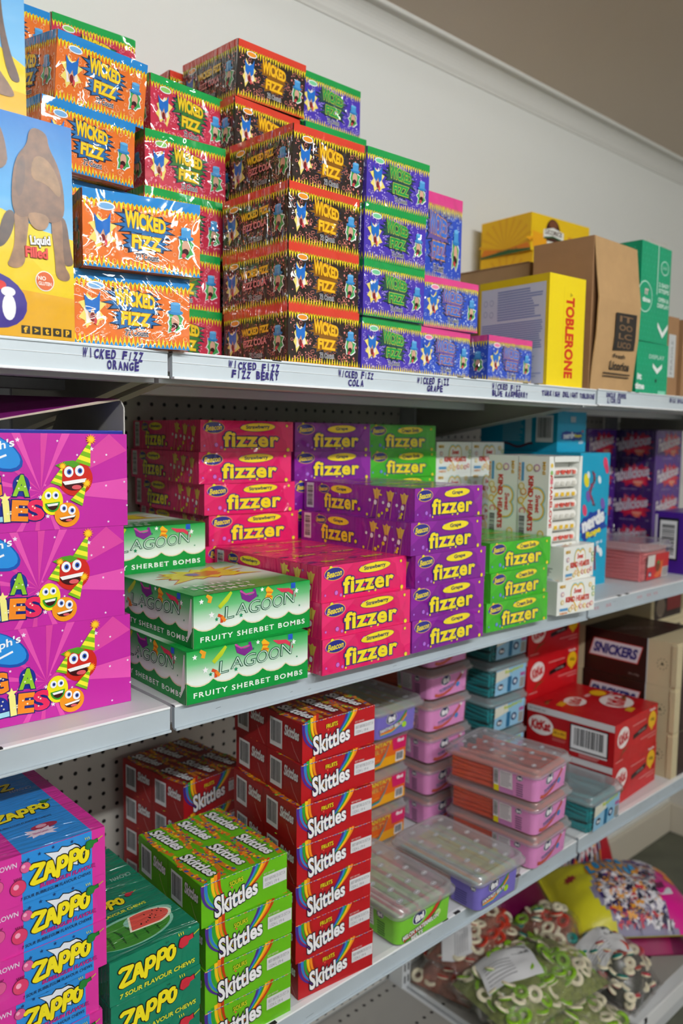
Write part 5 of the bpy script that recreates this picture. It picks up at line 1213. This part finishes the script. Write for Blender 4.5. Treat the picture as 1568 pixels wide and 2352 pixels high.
# ------------------------------------------------------------------ bags of loose sweets
m_film = clear('bag_film', '#fbfbfa', .03, .09, .09, .8)
m_paper = simple('paper_label', '#d9d9dc', .6)
def ring_mesh(name, col, R=.0128, r=.0058):
    b = MB(); n, k = 18, 8
    for i in range(n):
        for j in range(k):
            q = []
            for a, c in ((i, j), (i + 1, j), (i + 1, j + 1), (i, j + 1)):
                t, p = a / n * 2 * math.pi, c / k * 2 * math.pi
                q.append(((R + r * math.cos(p)) * math.cos(t), (R + r * math.cos(p)) * math.sin(t), r * .82 * math.sin(p)))
            b.add(q, [(0, 1, 2, 3)], ink(col, 'p') if j < 4 else ink('#e2d9bd', 'm'), True)
    me = b.build(name, link=False).data
    bm = bmesh.new(); bm.from_mesh(me); bmesh.ops.remove_doubles(bm, verts=bm.verts, dist=1e-5); bm.to_mesh(me); bm.free()
    return me
RG = ring_mesh('gummy_ring', '#7fae22'); RR = ring_mesh('gummy_ring_red', '#b8321e'); RT = ring_mesh('gummy_ring_teal', '#1c7a72', .0085, .0062)
RP = ring_mesh('gummy_ring_pink', '#b03a44', .008, .0064)
FILL = {RG.name: '#8f9a4a', RR.name: '#a2604a', RT.name: '#4a4a44', RP.name: '#8a4a48'}
class Pillow:
    def __init__(s, a, c, h, seed, wob=.12): s.a, s.c, s.h, s.seed, s.wob = a, c, h, seed, wob
    def top(s, u, v):
        p = (max(0, 1 - abs(u) ** 3)) ** .75 * (max(0, 1 - abs(v) ** 3)) ** .75
        n = math.sin(u * 5 + s.seed) * math.cos(v * 4.3 + s.seed * 2) * .5 + math.sin(u * 11 + v * 9 + s.seed) * .25 + math.sin(u * 3 - v * 14 + s.seed) * .18
        return s.h * p * (1 + s.wob * n) + .003
    def pt(s, u, v, lift=0): return (u * s.a, v * s.c, s.top(u, v) + lift)
def bag(name, x, y, z, a, c, h, rot, seed, meshes, n, label, sticker=None, tilt=(0, 0)):
    root = empty(name, (x, y, z)); root.rotation_euler = (math.radians(tilt[0]), math.radians(tilt[1]), math.radians(rot))
    tag(root, label, 'bag of sweets', 'clear bags of gummy rings on the bottom deck')
    pl = Pillow(a, c, h, seed); b = MB(); NU, NV = 34, 24
    vs = []; fs = []
    for i in range(NU + 1):
        for j in range(NV + 1):
            u, v = -1.06 + 2.12 * i / NU, -1.04 + 2.08 * j / NV
            vs.append((u * a, v * c, pl.top(u, v) + .006 * max(0, abs(u) - .98) * 20 * math.sin(v * 9)))
    for i in range(NU):
        for j in range(NV): fs.append((i * (NV + 1) + j, (i + 1) * (NV + 1) + j, (i + 1) * (NV + 1) + j + 1, i * (NV + 1) + j + 1))
    b.add(vs, fs, m_film, True)
    b.add([(u * a, v * c, .0005) for u, v in ((-1.06, -1.04), (1.06, -1.04), (1.06, 1.04), (-1.06, 1.04))], [(0, 3, 2, 1)], m_film)
    b.build('bag_film', root)
    rd = random.Random(seed)
    fill = MB(); g = 26                                             # the mass of rings further down in the bag
    fm = simple('packed_gummies_' + meshes[0].name.replace('.', '_'), FILL[meshes[0].name], .5, noise=.55, scale=70, bump=.6)
    fill.add([(u * a * .97, v * c * .97, max(.002, pl.top(u * .97, v * .97) - .016)) for u in [-1 + 2 * i / g for i in range(g + 1)] for v in [-1 + 2 * j / g for j in range(g + 1)]], [(i * (g + 1) + j, (i + 1) * (g + 1) + j, (i + 1) * (g + 1) + j + 1, i * (g + 1) + j + 1) for i in range(g) for j in range(g)], fm, True)
    fill.build('packed_gummies', root)['kind'] = 'stuff'
    placed = []
    tries = 0
    while len(placed) < n and tries < 4000:
        tries += 1
        u, v = rd.uniform(-.9, .9), rd.uniform(-.9, .9); t = pl.top(u, v)
        if t < .020: continue
        d = rd.choice((0, 0, 1)); zz = t - .011 - d * .016
        if zz < .008: continue
        p = (u * a, v * c, zz)
        if any((p[0] - q[0]) ** 2 + (p[1] - q[1]) ** 2 + 2 * (p[2] - q[2]) ** 2 < .0178 ** 2 for q in placed): continue
        placed.append(p)
        me = rd.choice(meshes)
        o = bpy.data.objects.new('gummy_ring', me); COL.objects.link(o); o.parent = root; o.location = p
        o.rotation_euler = (rd.choice((0, math.pi)) + rd.uniform(-.6, .6), rd.uniform(-.6, .6), rd.uniform(0, 6))
    if sticker:
        su, sv, sw, sh, sr = sticker; b = MB(); b.kind = 'l'
        def mp(p, q, l):
            X = (p - .5) * sw; Y = (q - .5) * sh; xx, yy = su * a + X * math.cos(sr) - Y * math.sin(sr), sv * c + X * math.sin(sr) + Y * math.cos(sr)
            return (xx, yy, max(pl.top(xx / a, yy / c), .02) + .002 + .0003 * l)
        b.P = mp
        g = 8
        b.add([mp(i / g, j / g, 0) for i in range(g + 1) for j in range(g + 1)], [(i * (g + 1) + j, (i + 1) * (g + 1) + j, (i + 1) * (g + 1) + j + 1, i * (g + 1) + j + 1) for i in range(g) for j in range(g)], m_paper, True)
        for k in range(16): q = .62 + k * .021; b.add([mp(q, .62, 2), mp(q + (.010 if k % 3 else .015), .62, 2), mp(q + (.010 if k % 3 else .015), .86, 2), mp(q, .86, 2)], [(0, 1, 2, 3)], ink('#1c1c1e', 'l'))
        for k in range(6):
            q = .15 + k * .08; b.add([mp(.06 + .5 * i / 5, q, 2) for i in range(6)] + [mp(.06 + .5 * i / 5, q + .02, 2) for i in range(6)], [(i, i + 1, i + 7, i + 6) for i in range(5)], ink('#8a8a8e', 'l'))
        b.build('paper_label', root)
    return root
def printed_bag(name, x, y, z, a, c, h, rot, seed, label, zones, art=None, tilt=(0, 0)):
    root_pl = Pillow(a, c, h, seed, .10); b = MB(); NU, NV = 40, 30; b.kind = 'p'
    idx = lambda i, j: i * (NV + 1) + j
    V = [root_pl.pt(-1.05 + 2.1 * i / NU, -1.04 + 2.08 * j / NV) for i in range(NU + 1) for j in range(NV + 1)]
    groups = {}
    rd = random.Random(seed)
    for i in range(NU):
        for j in range(NV):
            u, v = -1.05 + 2.1 * (i + .5) / NU, -1.04 + 2.08 * (j + .5) / NV
            groups.setdefault(zones(u, v, rd), []).append((idx(i, j), idx(i + 1, j), idx(i + 1, j + 1), idx(i, j + 1)))
    base = len(b.v); b.v += V
    for m, fs in groups.items():
        k = b.mat(m)
        for f in fs: b.f.append(tuple(base + q for q in f)); b.mi.append(k); b.sm.append(True)
    b.add([(u * a, v * c, 0) for u, v in ((-1.05, -1.04), (1.05, -1.04), (1.05, 1.04), (-1.05, 1.04))], [(0, 3, 2, 1)], groups and list(groups)[0])
    o = b.build(name); o.location = (x, y, z); o.rotation_euler = (math.radians(tilt[0]), math.radians(tilt[1]), math.radians(rot))
    tag(o, label, 'bag of sweets', 'printed bags of sweets on the bottom deck')
    if art:
        b = MB(); b.kind = 'p'
        b.P = lambda u, v, l: root_pl.pt(u / a, v / c, .0008 + .0004 * l)
        art(b, a, c); b.build('printed_front', o)
    return o

# ------------------------------------------------------------------ top shelf
z1, z2, z3 = 1.5403, 1.1353, .6653
FZ = .077
put('camel', .148, .800, z1, 0, 'yellow and blue carton with the back of a camel, standing on the top shelf', 'camel bubblegum cartons')
put('camelup', .1045, .802, z1 + .2087, 0, 'upper yellow bubblegum carton showing camel legs, cut off by the photo\'s top left corner', 'camel bubblegum cartons')
G = 'film-wrapped fizzy candy cartons on the top shelf'
def F(key, x, y, lv, r, label, p=0, dz=0): return put(key, x, y, z1 + lv * FZ + dz, r, label, G, p)
F('orange', .369, .817, 0, -15, 'orange candy carton standing on the top shelf beside the yellow camel carton')
F('orange', .372, .797, 1, -12.6, 'orange candy carton second from the shelf beside the camel carton, jutting out')
HID = 'wrapped candy carton hidden in the back rows of the top shelf'
for lv in (0, 1): F('orange', .412, .987, lv * .93, 0, HID).scale.z = .925
F('orange', .414, .983, 1.86, 3, 'orange candy carton showing only its blue top edge, just above the two front orange cartons').scale.z = .97
F('orange', .397, .958, 2.84, 4.5, 'orange candy carton with smeared glare, leaning forward directly under the topmost one', 4)
F('orange', .421, .972, 3.86, 5.6, 'orange candy carton tilted forward, topmost of the orange pile', 8, .004)
for lv in range(5):
    F('orange', .364, 1.137, lv * 1.045, 0, HID).scale.z = 1.045; F('berry', .491, 1.137, lv * 1.045, 0, HID).scale.z = 1.045
F('orange', .364, 1.137, 5.225, 0, 'orange candy carton at the very back, only a corner showing beside the upper camel carton')
F('berry', .491, 1.137, 5.225, -2, 'red and green candy carton at the very back, highest one at the left')
for lv, x, y, r, lab in ((0, .544, .987, 0, 'bottom red candy carton with green rim, wedged between the orange and the black cartons'), (1, .541, .987, 0, 'red candy carton with green rim, second up between the orange and the black cartons'),
                         (2, .550, .993, 0, 'red candy carton with green rim, third up, half hidden behind the orange cartons'), (3, .557, 1.003, -3, 'red candy carton with green rim, whole front showing just above the front orange cartons'),
                         (4, .571, 1.012, 4, 'red candy carton with green rim and strong glare, topmost of its pile')):
    F('berry', x, y, lv, r, lab)
for lv, x, y, r, p, lab in ((0, .663, .829, -.6, 0, 'black cola candy carton standing on the top shelf, lowest of the front pile'), (1, .664, .831, 0, 0, 'black cola candy carton, second from the shelf in the front pile'),
                            (2, .665, .832, .2, 0, 'black cola candy carton, third from the shelf in the front pile'), (3, .681, .846, -1.2, 2.4, 'black cola candy carton crowning the front pile, its corner set back a little')):
    F('cola', x, y, lv, r, lab, p)
for lv in range(4): F('cola', .690, .987, lv, 0, HID)
F('cola', .690, .987, 4, 3, 'black cola candy carton in the back pile, directly under the highest one')
F('cola', .697, .992, 5, 0, 'black cola candy carton, the highest of all the black ones', 3, .003)
for lv in range(5): F('cola', .702, 1.139, lv, 0, HID)
F('cola', .676, 1.139, 5, 0, 'dark cola candy carton peeping out behind the topmost red carton')
for lv, x, y, r, lab in ((0, .803, .838, 0, 'purple candy carton with green rim, standing on the top shelf beside the black pile'), (1, .799, .832, -.9, 'purple candy carton with green rim, second from the shelf in the front pile'),
                         (2, .799, .832, -1.2, 'purple candy carton with green rim, third from the shelf in the front pile'), (3, .806, .836, -2.3, 'purple candy carton with green rim, top of the front pile')):
    F('grape', x, y, lv, r, lab)
for lv in range(4): F('grape', .822, .987, lv, 0, HID)
F('grape', .820, .987, 4, -2.5, 'purple candy carton showing only its green rim, under the highest purple one')
F('grape', .816, .994, 5, -.6, 'purple candy carton with green rim, highest one, beside the highest black carton')
F('blue', .933, .849, 0, -.5, 'blue candy carton standing on the top shelf next to the lowest purple one')
F('blue', .942, .847, 1, -2.8, 'blue candy carton with pink rim, lying second up beside the purple pile')
put('bluev', .962, .895, z1 + 2 * FZ, 0, 'blue candy carton with pink rim standing on end, half behind the purple pile', G)
F('blue', 1.090, .836, 0, 0, 'blue candy carton on its own in front of the yellow chocolate carton')
put('tob', 1.224, .811, z1, -3.6, 'tall bright yellow chocolate carton with red name down its front and text-filled side')
put('brown', 1.349, .803, z1, .9, 'tall brown cardboard carton with a bowed front and a black square emblem')
put('browncase', 1.37, .955, z1, 0, 'low wide brown cardboard case behind the yellow chocolate carton, lid edge open')
put('yellow', 1.612, 1.117, z1 + .2532, 0, 'lower yellow licorice carton, only a strip showing above the brown case', 'yellow licorice cartons')
put('yellow', 1.600, 1.115, z1 + .2532 + .0848, -4, 'upper yellow licorice carton with dark oval emblem, high on the brown case', 'yellow licorice cartons')
put('greenlow', 1.560, .822, z1, 0, 'lower green snack carton, standing on the top shelf beside the brown bowed carton', 'green snack cartons')
put('green', 1.553, .818, z1 + .108, 1.8, 'upper green snack carton with white tick and opening steps', 'green snack cartons')
put('brownfar', 1.703, .828, z1, 0, 'narrow brown carton with white label just right of the green cartons')
put('brownend', 1.762, .822, z1, 0, 'brown carton with a pale label at the far right end of the top shelf')
b = MB(); b.box(2.17, 1.12, z1, 2.268, 1.132, z1 + .46, simple('board_white', '#d6d4cc', .6), .002)
tag(b.build('white_board'), 'pale upright board against the wall at the right edge, above the brown cartons', 'board')

# ------------------------------------------------------------------ second shelf
G = 'magenta party lolly cartons'
put('mega', .1456, .862, z2, -3, 'magenta party lolly carton with smiling fruits, lowest, standing on the second shelf', G)
put('mega', .1390, .862, z2 + .1040, -3, 'magenta party lolly carton with smiling fruits, middle one of three', G)
put('megao', .1440, .862, z2 + .2080, -3, 'magenta party lolly carton on top of its stack, lid lifted open', G)
G = 'green sherbet cartons'
put('lagoon', .486, .790, z2, -2.1, 'green and white sherbet carton, lower of the two in front, overhanging the shelf edge', G)
put('lagoon', .500, .797, z2 + .0625, 0, 'green and white sherbet carton, upper of the two in front, burst printed on its top', G)
for lv in (0, 1): put('lagoon', .472, .997, z2 + .0625 * lv, 0, 'green sherbet carton hidden behind the two front ones', G)
put('lagoon', .4545, .975, z2 + .125, 0, 'green and white sherbet carton set back, beside the magenta stack', G)
FH = .0477
GS = 'fizzy chew cartons on the second shelf'
def C(key, x, y, lv, r, label): return put(key, x, y, z2 + lv * FH, r, label, GS)
ordn = ['lowest', 'second from the shelf', 'third from the shelf', 'fourth from the shelf', 'fifth and top one']
for lv, x, y, r in ((0, .681, .775, -.8), (1, .682, .778, -.8), (2, .684, .782, 1.5)):
    C('straw', x, y, lv, r, 'pink strawberry chew carton in the front pile by the sherbet cartons, %s' % ('lowest', 'middle one', 'top one')[lv])
HC = 'chew carton hidden in the back row of the second shelf'
for lv, x, y, r in ((0, .668, 1.030, 0), (1, .668, 1.030, 0), (2, .668, 1.030, 0)): C('straw', x, y, lv, r, HC)
for lv, x, y, r in ((3, .674, 1.030, -3.5), (4, .664, 1.027, -3.5), (5, .654, 1.026, -4), (6, .658, 1.028, -4.5)):
    C('straw', x, y, lv, r, 'pink strawberry chew carton in the back pile by the pegboard, %s' % ('lowest visible one', 'second visible one up', 'just under the top one', 'top one')[lv - 3])
for lv, x, y, r in ((0, .852, .774, 0), (1, .850, .776, -1), (2, .856, .774, .8), (3, .846, .775, 1), (4, .867, .788, 2.3)):
    C('grapef', x, y, lv, r, 'purple grape chew carton in the front pile, ' + ordn[lv])
for lv in range(5): C('grapef', .836, 1.030, lv, 0, HC)
C('grapef', .838, 1.028, 5, -3, 'purple grape chew carton in the back pile, just under the top one')
C('grapef', .840, 1.030, 6, -2, 'purple grape chew carton in the back pile, top one, between pink and green')
for lv, x, y, r in ((0, 1.035, .781, -1.6), (1, 1.043, .780, 1.5), (2, 1.050, .789, -1.7)):
    C('soda', x, y, lv, r, 'bright green chew carton, %s of the front pile' % ('lowest', 'middle one', 'top one')[lv])
for lv in range(4): C('soda', 1.012, 1.034, lv, 0, HC)
C('soda', 1.016, 1.034, 4, -3, 'bright green chew carton in the back pile, only its upper strip showing')
C('soda', 1.016, 1.033, 5, -4, 'bright green chew carton in the back pile, just under the top one')
C('soda', 1.010, 1.031, 6, -4, 'bright green chew carton in the back pile, top one')
G = 'white sweet roll cartons'
put('kind', 1.2326, .7776, z2, -6, 'white sweet roll carton lying flat, lower of the two at the shelf edge', G)
put('kind', 1.246, .776, z2 + .0607, 2, 'white sweet roll carton lying flat, upper of the two at the shelf edge', G)
put('kindv', 1.223, .797, z2 + .1215, 0, 'white sweet roll carton standing on end, front window full of wrapped rolls', G)
put('kindv', 1.223, .863, z2 + .1215, 0, 'white sweet roll carton standing on end, behind the one with the open window', G)
for lv in range(5):
    put('kind', 1.194, 1.032, z2 + .0607 * lv, 0, 'white sweet roll carton in the back row, top one beside the green pile' if lv == 4 else ('white sweet roll carton in the back row, just under the top one' if lv == 3 else 'white sweet roll carton hidden in the back row'), G)
    put('kind', 1.303, 1.032, z2 + .0607 * lv, 0, 'white sweet roll carton at the back, partly hidden behind the two upright ones' if lv == 4 else 'white sweet roll carton hidden in the back row', G)
put('nerdf', 1.482, .893, z2, 0, 'tall turquoise rope sweet carton standing on the shelf with a yellow and white name', 'turquoise rope sweet cartons')
put('nerdu', 1.490, .955, z2 + .2842, 0, 'turquoise rope sweet carton lying on top of the tall one, barcode on its side', 'turquoise rope sweet cartons')
t = put('tubred', 1.657, .835, z2, 3.2, 'tub of pale red sweet straps in front of the violet cartons', None, 0, 'tub')
put('fabbar', 1.842, .830, z2, 0, 'violet carton with a black framed barcode, behind the tub of red straps', 'violet raspberry cartons')
for lv in range(4):
    put('fab', 2.1, 1.04, z2 + .0848 * lv, 0, 'violet raspberry carton, %s of the right stack' % ordn[lv].replace('fourth from the shelf', 'topmost'), 'violet raspberry cartons')
    put('fab', 1.93, 1.147, z2 + .0848 * lv, 0, 'violet raspberry carton, %s in the dark stack against the back panel' % ordn[lv].replace('fourth from the shelf', 'topmost'), 'violet raspberry cartons')

# ------------------------------------------------------------------ third shelf
G = 'bubblegum chew bar cartons'
num = ['bottom one', 'second from the bottom', 'third from the bottom', 'fourth from the bottom', 'third from the top', 'second from the top', 'top one']
for lv in range(7): put('zapb', .235 + (.0, .003, -.004, -.007, .0, .001, 0)[lv], .778 + (.004, 0, .004, .006, 0, .002, 0)[lv], z3 + .0521 * lv, 0, 'pink and blue bubblegum chew carton in its stack, ' + num[lv], G)
for lv in range(4): put('zapg', .382, .780 + .002 * (lv % 2), z3 + .0508 * lv, 0, 'dark green watermelon chew carton in its stack, %s' % ('bottom one', 'second from the bottom', 'second from the top', 'top one with a melon slice printed')[lv], 'watermelon chew bar cartons')
SK = .0563
for lv, (x, y, r) in enumerate(((.524, .812, -3.5), (.524, .812, -3.5), (.526, .813, -3.5), (.521, .815, -2))):
    put('sksour', x, y, z3 + SK * lv, r, 'lime green fruit sweet carton in its stack, %s' % ('bottom one', 'second from the bottom', 'second from the top', 'top one with a patterned upper face')[lv], 'lime green fruit sweet cartons')
for lv, (x, y, r) in enumerate(((.676, .812, -6), (.670, .811, -5), (.669, .810, -5), (.670, .810, -5), (.669, .810, -5), (.678, .812, -4), (.681, .814, -2.5))):
    put('skred', x, y, z3 + SK * lv, r, 'red fruit sweet carton in the tall front stack, ' + ['bottom one', 'second from the bottom', 'third from the bottom', 'middle one', 'third from the top', 'second from the top', 'top one right under the shelf'][lv], 'red fruit sweet cartons')
for lv in range(4): put('skred', .655, 1.075, z3 + SK * lv, 6, 'red fruit sweet carton in the shaded stack against the pegboard, ' + ('bottom one', 'second from the bottom', 'second from the top', 'top one')[lv], 'red fruit sweet cartons')
def T(key, x, y, z, r, label, g): return put(key, x, y, z, r, label, g, 0, 'tub')
GP = 'tubs of pink sweet ropes'
for k, (x, y, r) in enumerate(((1.203, .785, 3), (1.201, .783, 4), (1.196, .779, 6))):
    T('tubpink', x, y, z3 + .0651 * k, r, 'pink labelled tub of red sweet ropes in the front stack, %s' % ('bottom one', 'middle one', 'top one')[k], GP)
for k in range(6): T('tubpink', 1.18 - .002 * (k % 2), 1.02, z3 + .0651 * k, 0, 'pink labelled tub of red ropes in the shaded back stack, ' + ('bottom one', 'second from the bottom', 'third from the bottom', 'third from the top', 'second from the top', 'top one under the shelf')[k], GP)
T('tubmelon', .858, .794, z3, -1, 'tub of sweet belts with bright green label, at the shelf edge', 'tubs of sweet belts')
T('tubfant', 1.022, .770, z3, 0, 'clear tub of sweet belts with violet label and rainbow, at the shelf edge', 'tubs of sweet belts')
for k in range(3): T('tuborange', 1.009, 1.04, z3 + .0741 * k, 0, 'clear tub with orange and pink label behind the green tub, ' + ('bottom one', 'middle one', 'top one')[k], 'tubs of sweet belts')
T('tubfant', 1.016, 1.008, z3 + .2224, 0, 'tub of sweet belts with violet label, high up behind the tall red stack', 'tubs of sweet belts')
for k in range(5 - 0): T('tubteal', 1.3495, 1.0, z3 + .0781 * k, 0, 'tub of teal sweet ropes in the back stack, ' + ('bottom one', 'second from the bottom', 'middle one', 'second from the top', 'top one touching the shelf shade')[k], 'tubs of teal sweet ropes')
T('tubteal', 1.400, .788, z3, 2.5, 'single tub of teal sweet ropes with pale blue label at the shelf edge', 'tubs of teal sweet ropes')
G = 'red wafer bar cartons'
put('kitkat', 1.541, .822, z3, 3, 'red wafer bar carton, lower of the two lying in front', G)
put('kitkat', 1.540, .820, z3 + .0917, 3.7, 'red wafer bar carton, upper of the two lying in front, barcode on its side', G)
for k in range(4): put('kitkat', 1.546, 1.046, z3 + .0917 * k, 0, 'red wafer bar carton in the stack at the back, ' + ('bottom one', 'second from the bottom', 'second from the top', 'top one')[k], G)
G = 'brown and cream nougat bar cartons'
for k in range(3): put('snick', 1.785, .808, z3 + .1068 * k, (1, 0, 2)[k] * -.6, 'brown and cream nougat bar carton, %s' % ('lowest, standing on the third shelf', 'middle one of the stack', 'top one with the logo facing the red cartons')[k], G)
for k in range(4): put('creambox', 2.01, .985, z3 + .0983 * k, 0, 'cream carton with dark red label beyond the brown cartons, ' + ('bottom one', 'second from the bottom', 'second from the top', 'top one')[k], G)

# ------------------------------------------------------------------ bags on the bottom deck
zd = .1225
bag('gummy_ring_bag', 1.505, .915, zd, .165, .105, .075, -4, 3, [RG], 70, 'clear bag of green gummy rings, lower one, lying on the bottom deck', None)
bag('gummy_ring_bag', 1.520, .985, zd + .072, .165, .10, .075, -8, 7, [RG], 78, 'clear bag of green gummy rings, upper one, with a white barcode sheet on it', (-.42, .15, .13, .10, -.35), (2, 0))
bag('gummy_ring_bag', 1.525, 1.190, zd, .125, .082, .075, 12, 11, [RR], 50, 'clear bag of red gummy rings, lower one, against the back of the bottom deck', None)
bag('gummy_ring_bag', 1.54, 1.165, zd + .075, .115, .078, .075, 14, 15, [RR], 50, 'clear bag of red gummy rings, upper one, with a white sheet on it', (-.55, .3, .10, .07, .5), (4, -6))
bag('gummy_ring_bag', 1.735, 1.075, zd, .085, .10, .125, 10, 19, [RR, RG, RT], 44, 'clear bag of mixed red and green gummies behind the green ring bags', None)
bag('gummy_ring_bag', 1.765, .930, zd, .078, .105, .105, 4, 23, [RT, RP, RT, RP, RR], 80, 'bag of small teal and red gummies with a white label, at the deck front', (-.25, .05, .11, .085, -.45))
mag = ink('#8e0a50', 'p'); dmag = ink('#5c0838', 'p'); yel = ink('#d6cf2c', 'p'); pnk = ink('#d4148a', 'p')
wr = [ink(c, 'p') for c in ('#e2e0e6', '#1c1c4a', '#d8d4dc', '#3a2a6a', '#c83a4a', '#e8a02a', '#f0eef2', '#2a2a3a')]
navy = ink('#8a86a0', 'p')
def zone_lolly(u, v, rd):
    if u < -.45 + .12 * math.sin(v * 4): return yel
    if v > .86: return yel
    if u > .52 + .15 * math.sin(v * 3): return pnk
    return navy
def lolly_art(b, a, c):
    rd = random.Random(3)
    for k in range(1500):
        u, v = rd.uniform(-.6, .8), rd.uniform(-.97, .88)
        if u < -.38 + .12 * math.sin(v * 4) or u > .5 + .15 * math.sin(v * 3) or (v > .0 and u < .25): continue
        t = rd.random() * 6; p, q = rd.uniform(.03, .075) * a, rd.uniform(.016, .04) * a; cx, sx = math.cos(t), math.sin(t)
        b.poly([(u * a + x * cx - y * sx, v * c + x * sx + y * cx) for x, y in ((-p, -q), (0, -q * .5), (p, -q), (p * .7, 0), (p, q), (0, q * .6), (-p, q), (-p * .7, 0))], wr[rd.randrange(8)], 1)
    for t, v, w in (('Mixed', .50, .62), ('Lollies', .16, .74)):
        for i, ch in enumerate(t):
            x = (-.50 + .02 + (w * (i + .5) / len(t))) * a; yy = v * c + .1 * c * math.sin(i)
            b.ell(x, yy, .075 * a, .19 * c, '#e8a01c', 1, 0, 12)
        for i, ch in enumerate(t):
            x = (-.50 + .02 + (w * (i + .5) / len(t))) * a; yy = v * c + .1 * c * math.sin(i)
            b.text(ch, x, yy, .085 * a if ch not in 'il' else .035 * a, .26 * c, '#2a9ad4', 4, off=.06, out='#1a3a6a', ow=.05)
    b.star(-.74 * a, .15 * c, .10 * a, '#9a1a2a', 2, 8, .6); b.ell(.72 * a, .3 * c, .10 * a, .14 * c, '#e88a1c', 2); b.ell(.76 * a, .02 * c, .075 * a, .13 * c, '#e88a1c', 2)
    b.poly([(.2 * a, .45 * c), (.6 * a, .35 * c), (.62 * a, .55 * c), (.25 * a, .62 * c)], '#5a2a8a', 2)
    b.poly([(.05 * a, -.25 * c), (.40 * a, -.62 * c), (.62 * a, -.50 * c), (.62 * a, -.38 * c), (.2 * a, .0)], '#d8d8de', 3)
    for k in range(9): q = .38 + k * .018; b.poly([(q * a, (-.50 + k * .012) * c), ((q + .010) * a, (-.494 + k * .012) * c), ((q + .0) * a, (-.36 + k * .012) * c), ((q - .010) * a, (-.366 + k * .012) * c)], '#1c1c24', 4)
printed_bag('sweet_bag', 1.99, 1.01, zd, .14, .12, .066, -38, 5, 'dark magenta bag of sweets lying underneath the printed yellow and pink bag', lambda u, v, rd: mag if u < .6 else dmag)
printed_bag('sweet_bag', 1.985, 1.020, zd + .066, .18, .145, .085, -38, 9, 'printed yellow and pink bag of wrapped mixed lollies on the bottom deck', zone_lolly, lolly_art)
printed_bag('sweet_bag', 1.735, 1.215, zd, .14, .068, .17, 0, 13, 'dark crimson bag of sweets in the shade at the back of the bottom deck', lambda u, v, rd: mag if v > -.5 else dmag)
red_ = ink('#b8122a', 'p')
printed_bag('sweet_bag', 2.12, 1.215, zd, .10, .065, .20, 0, 21, 'small red printed bag of sweets at the back, beyond the yellow and pink bag', lambda u, v, rd: red_ if (u > .1 or v > .5) else rd.choice(wr))
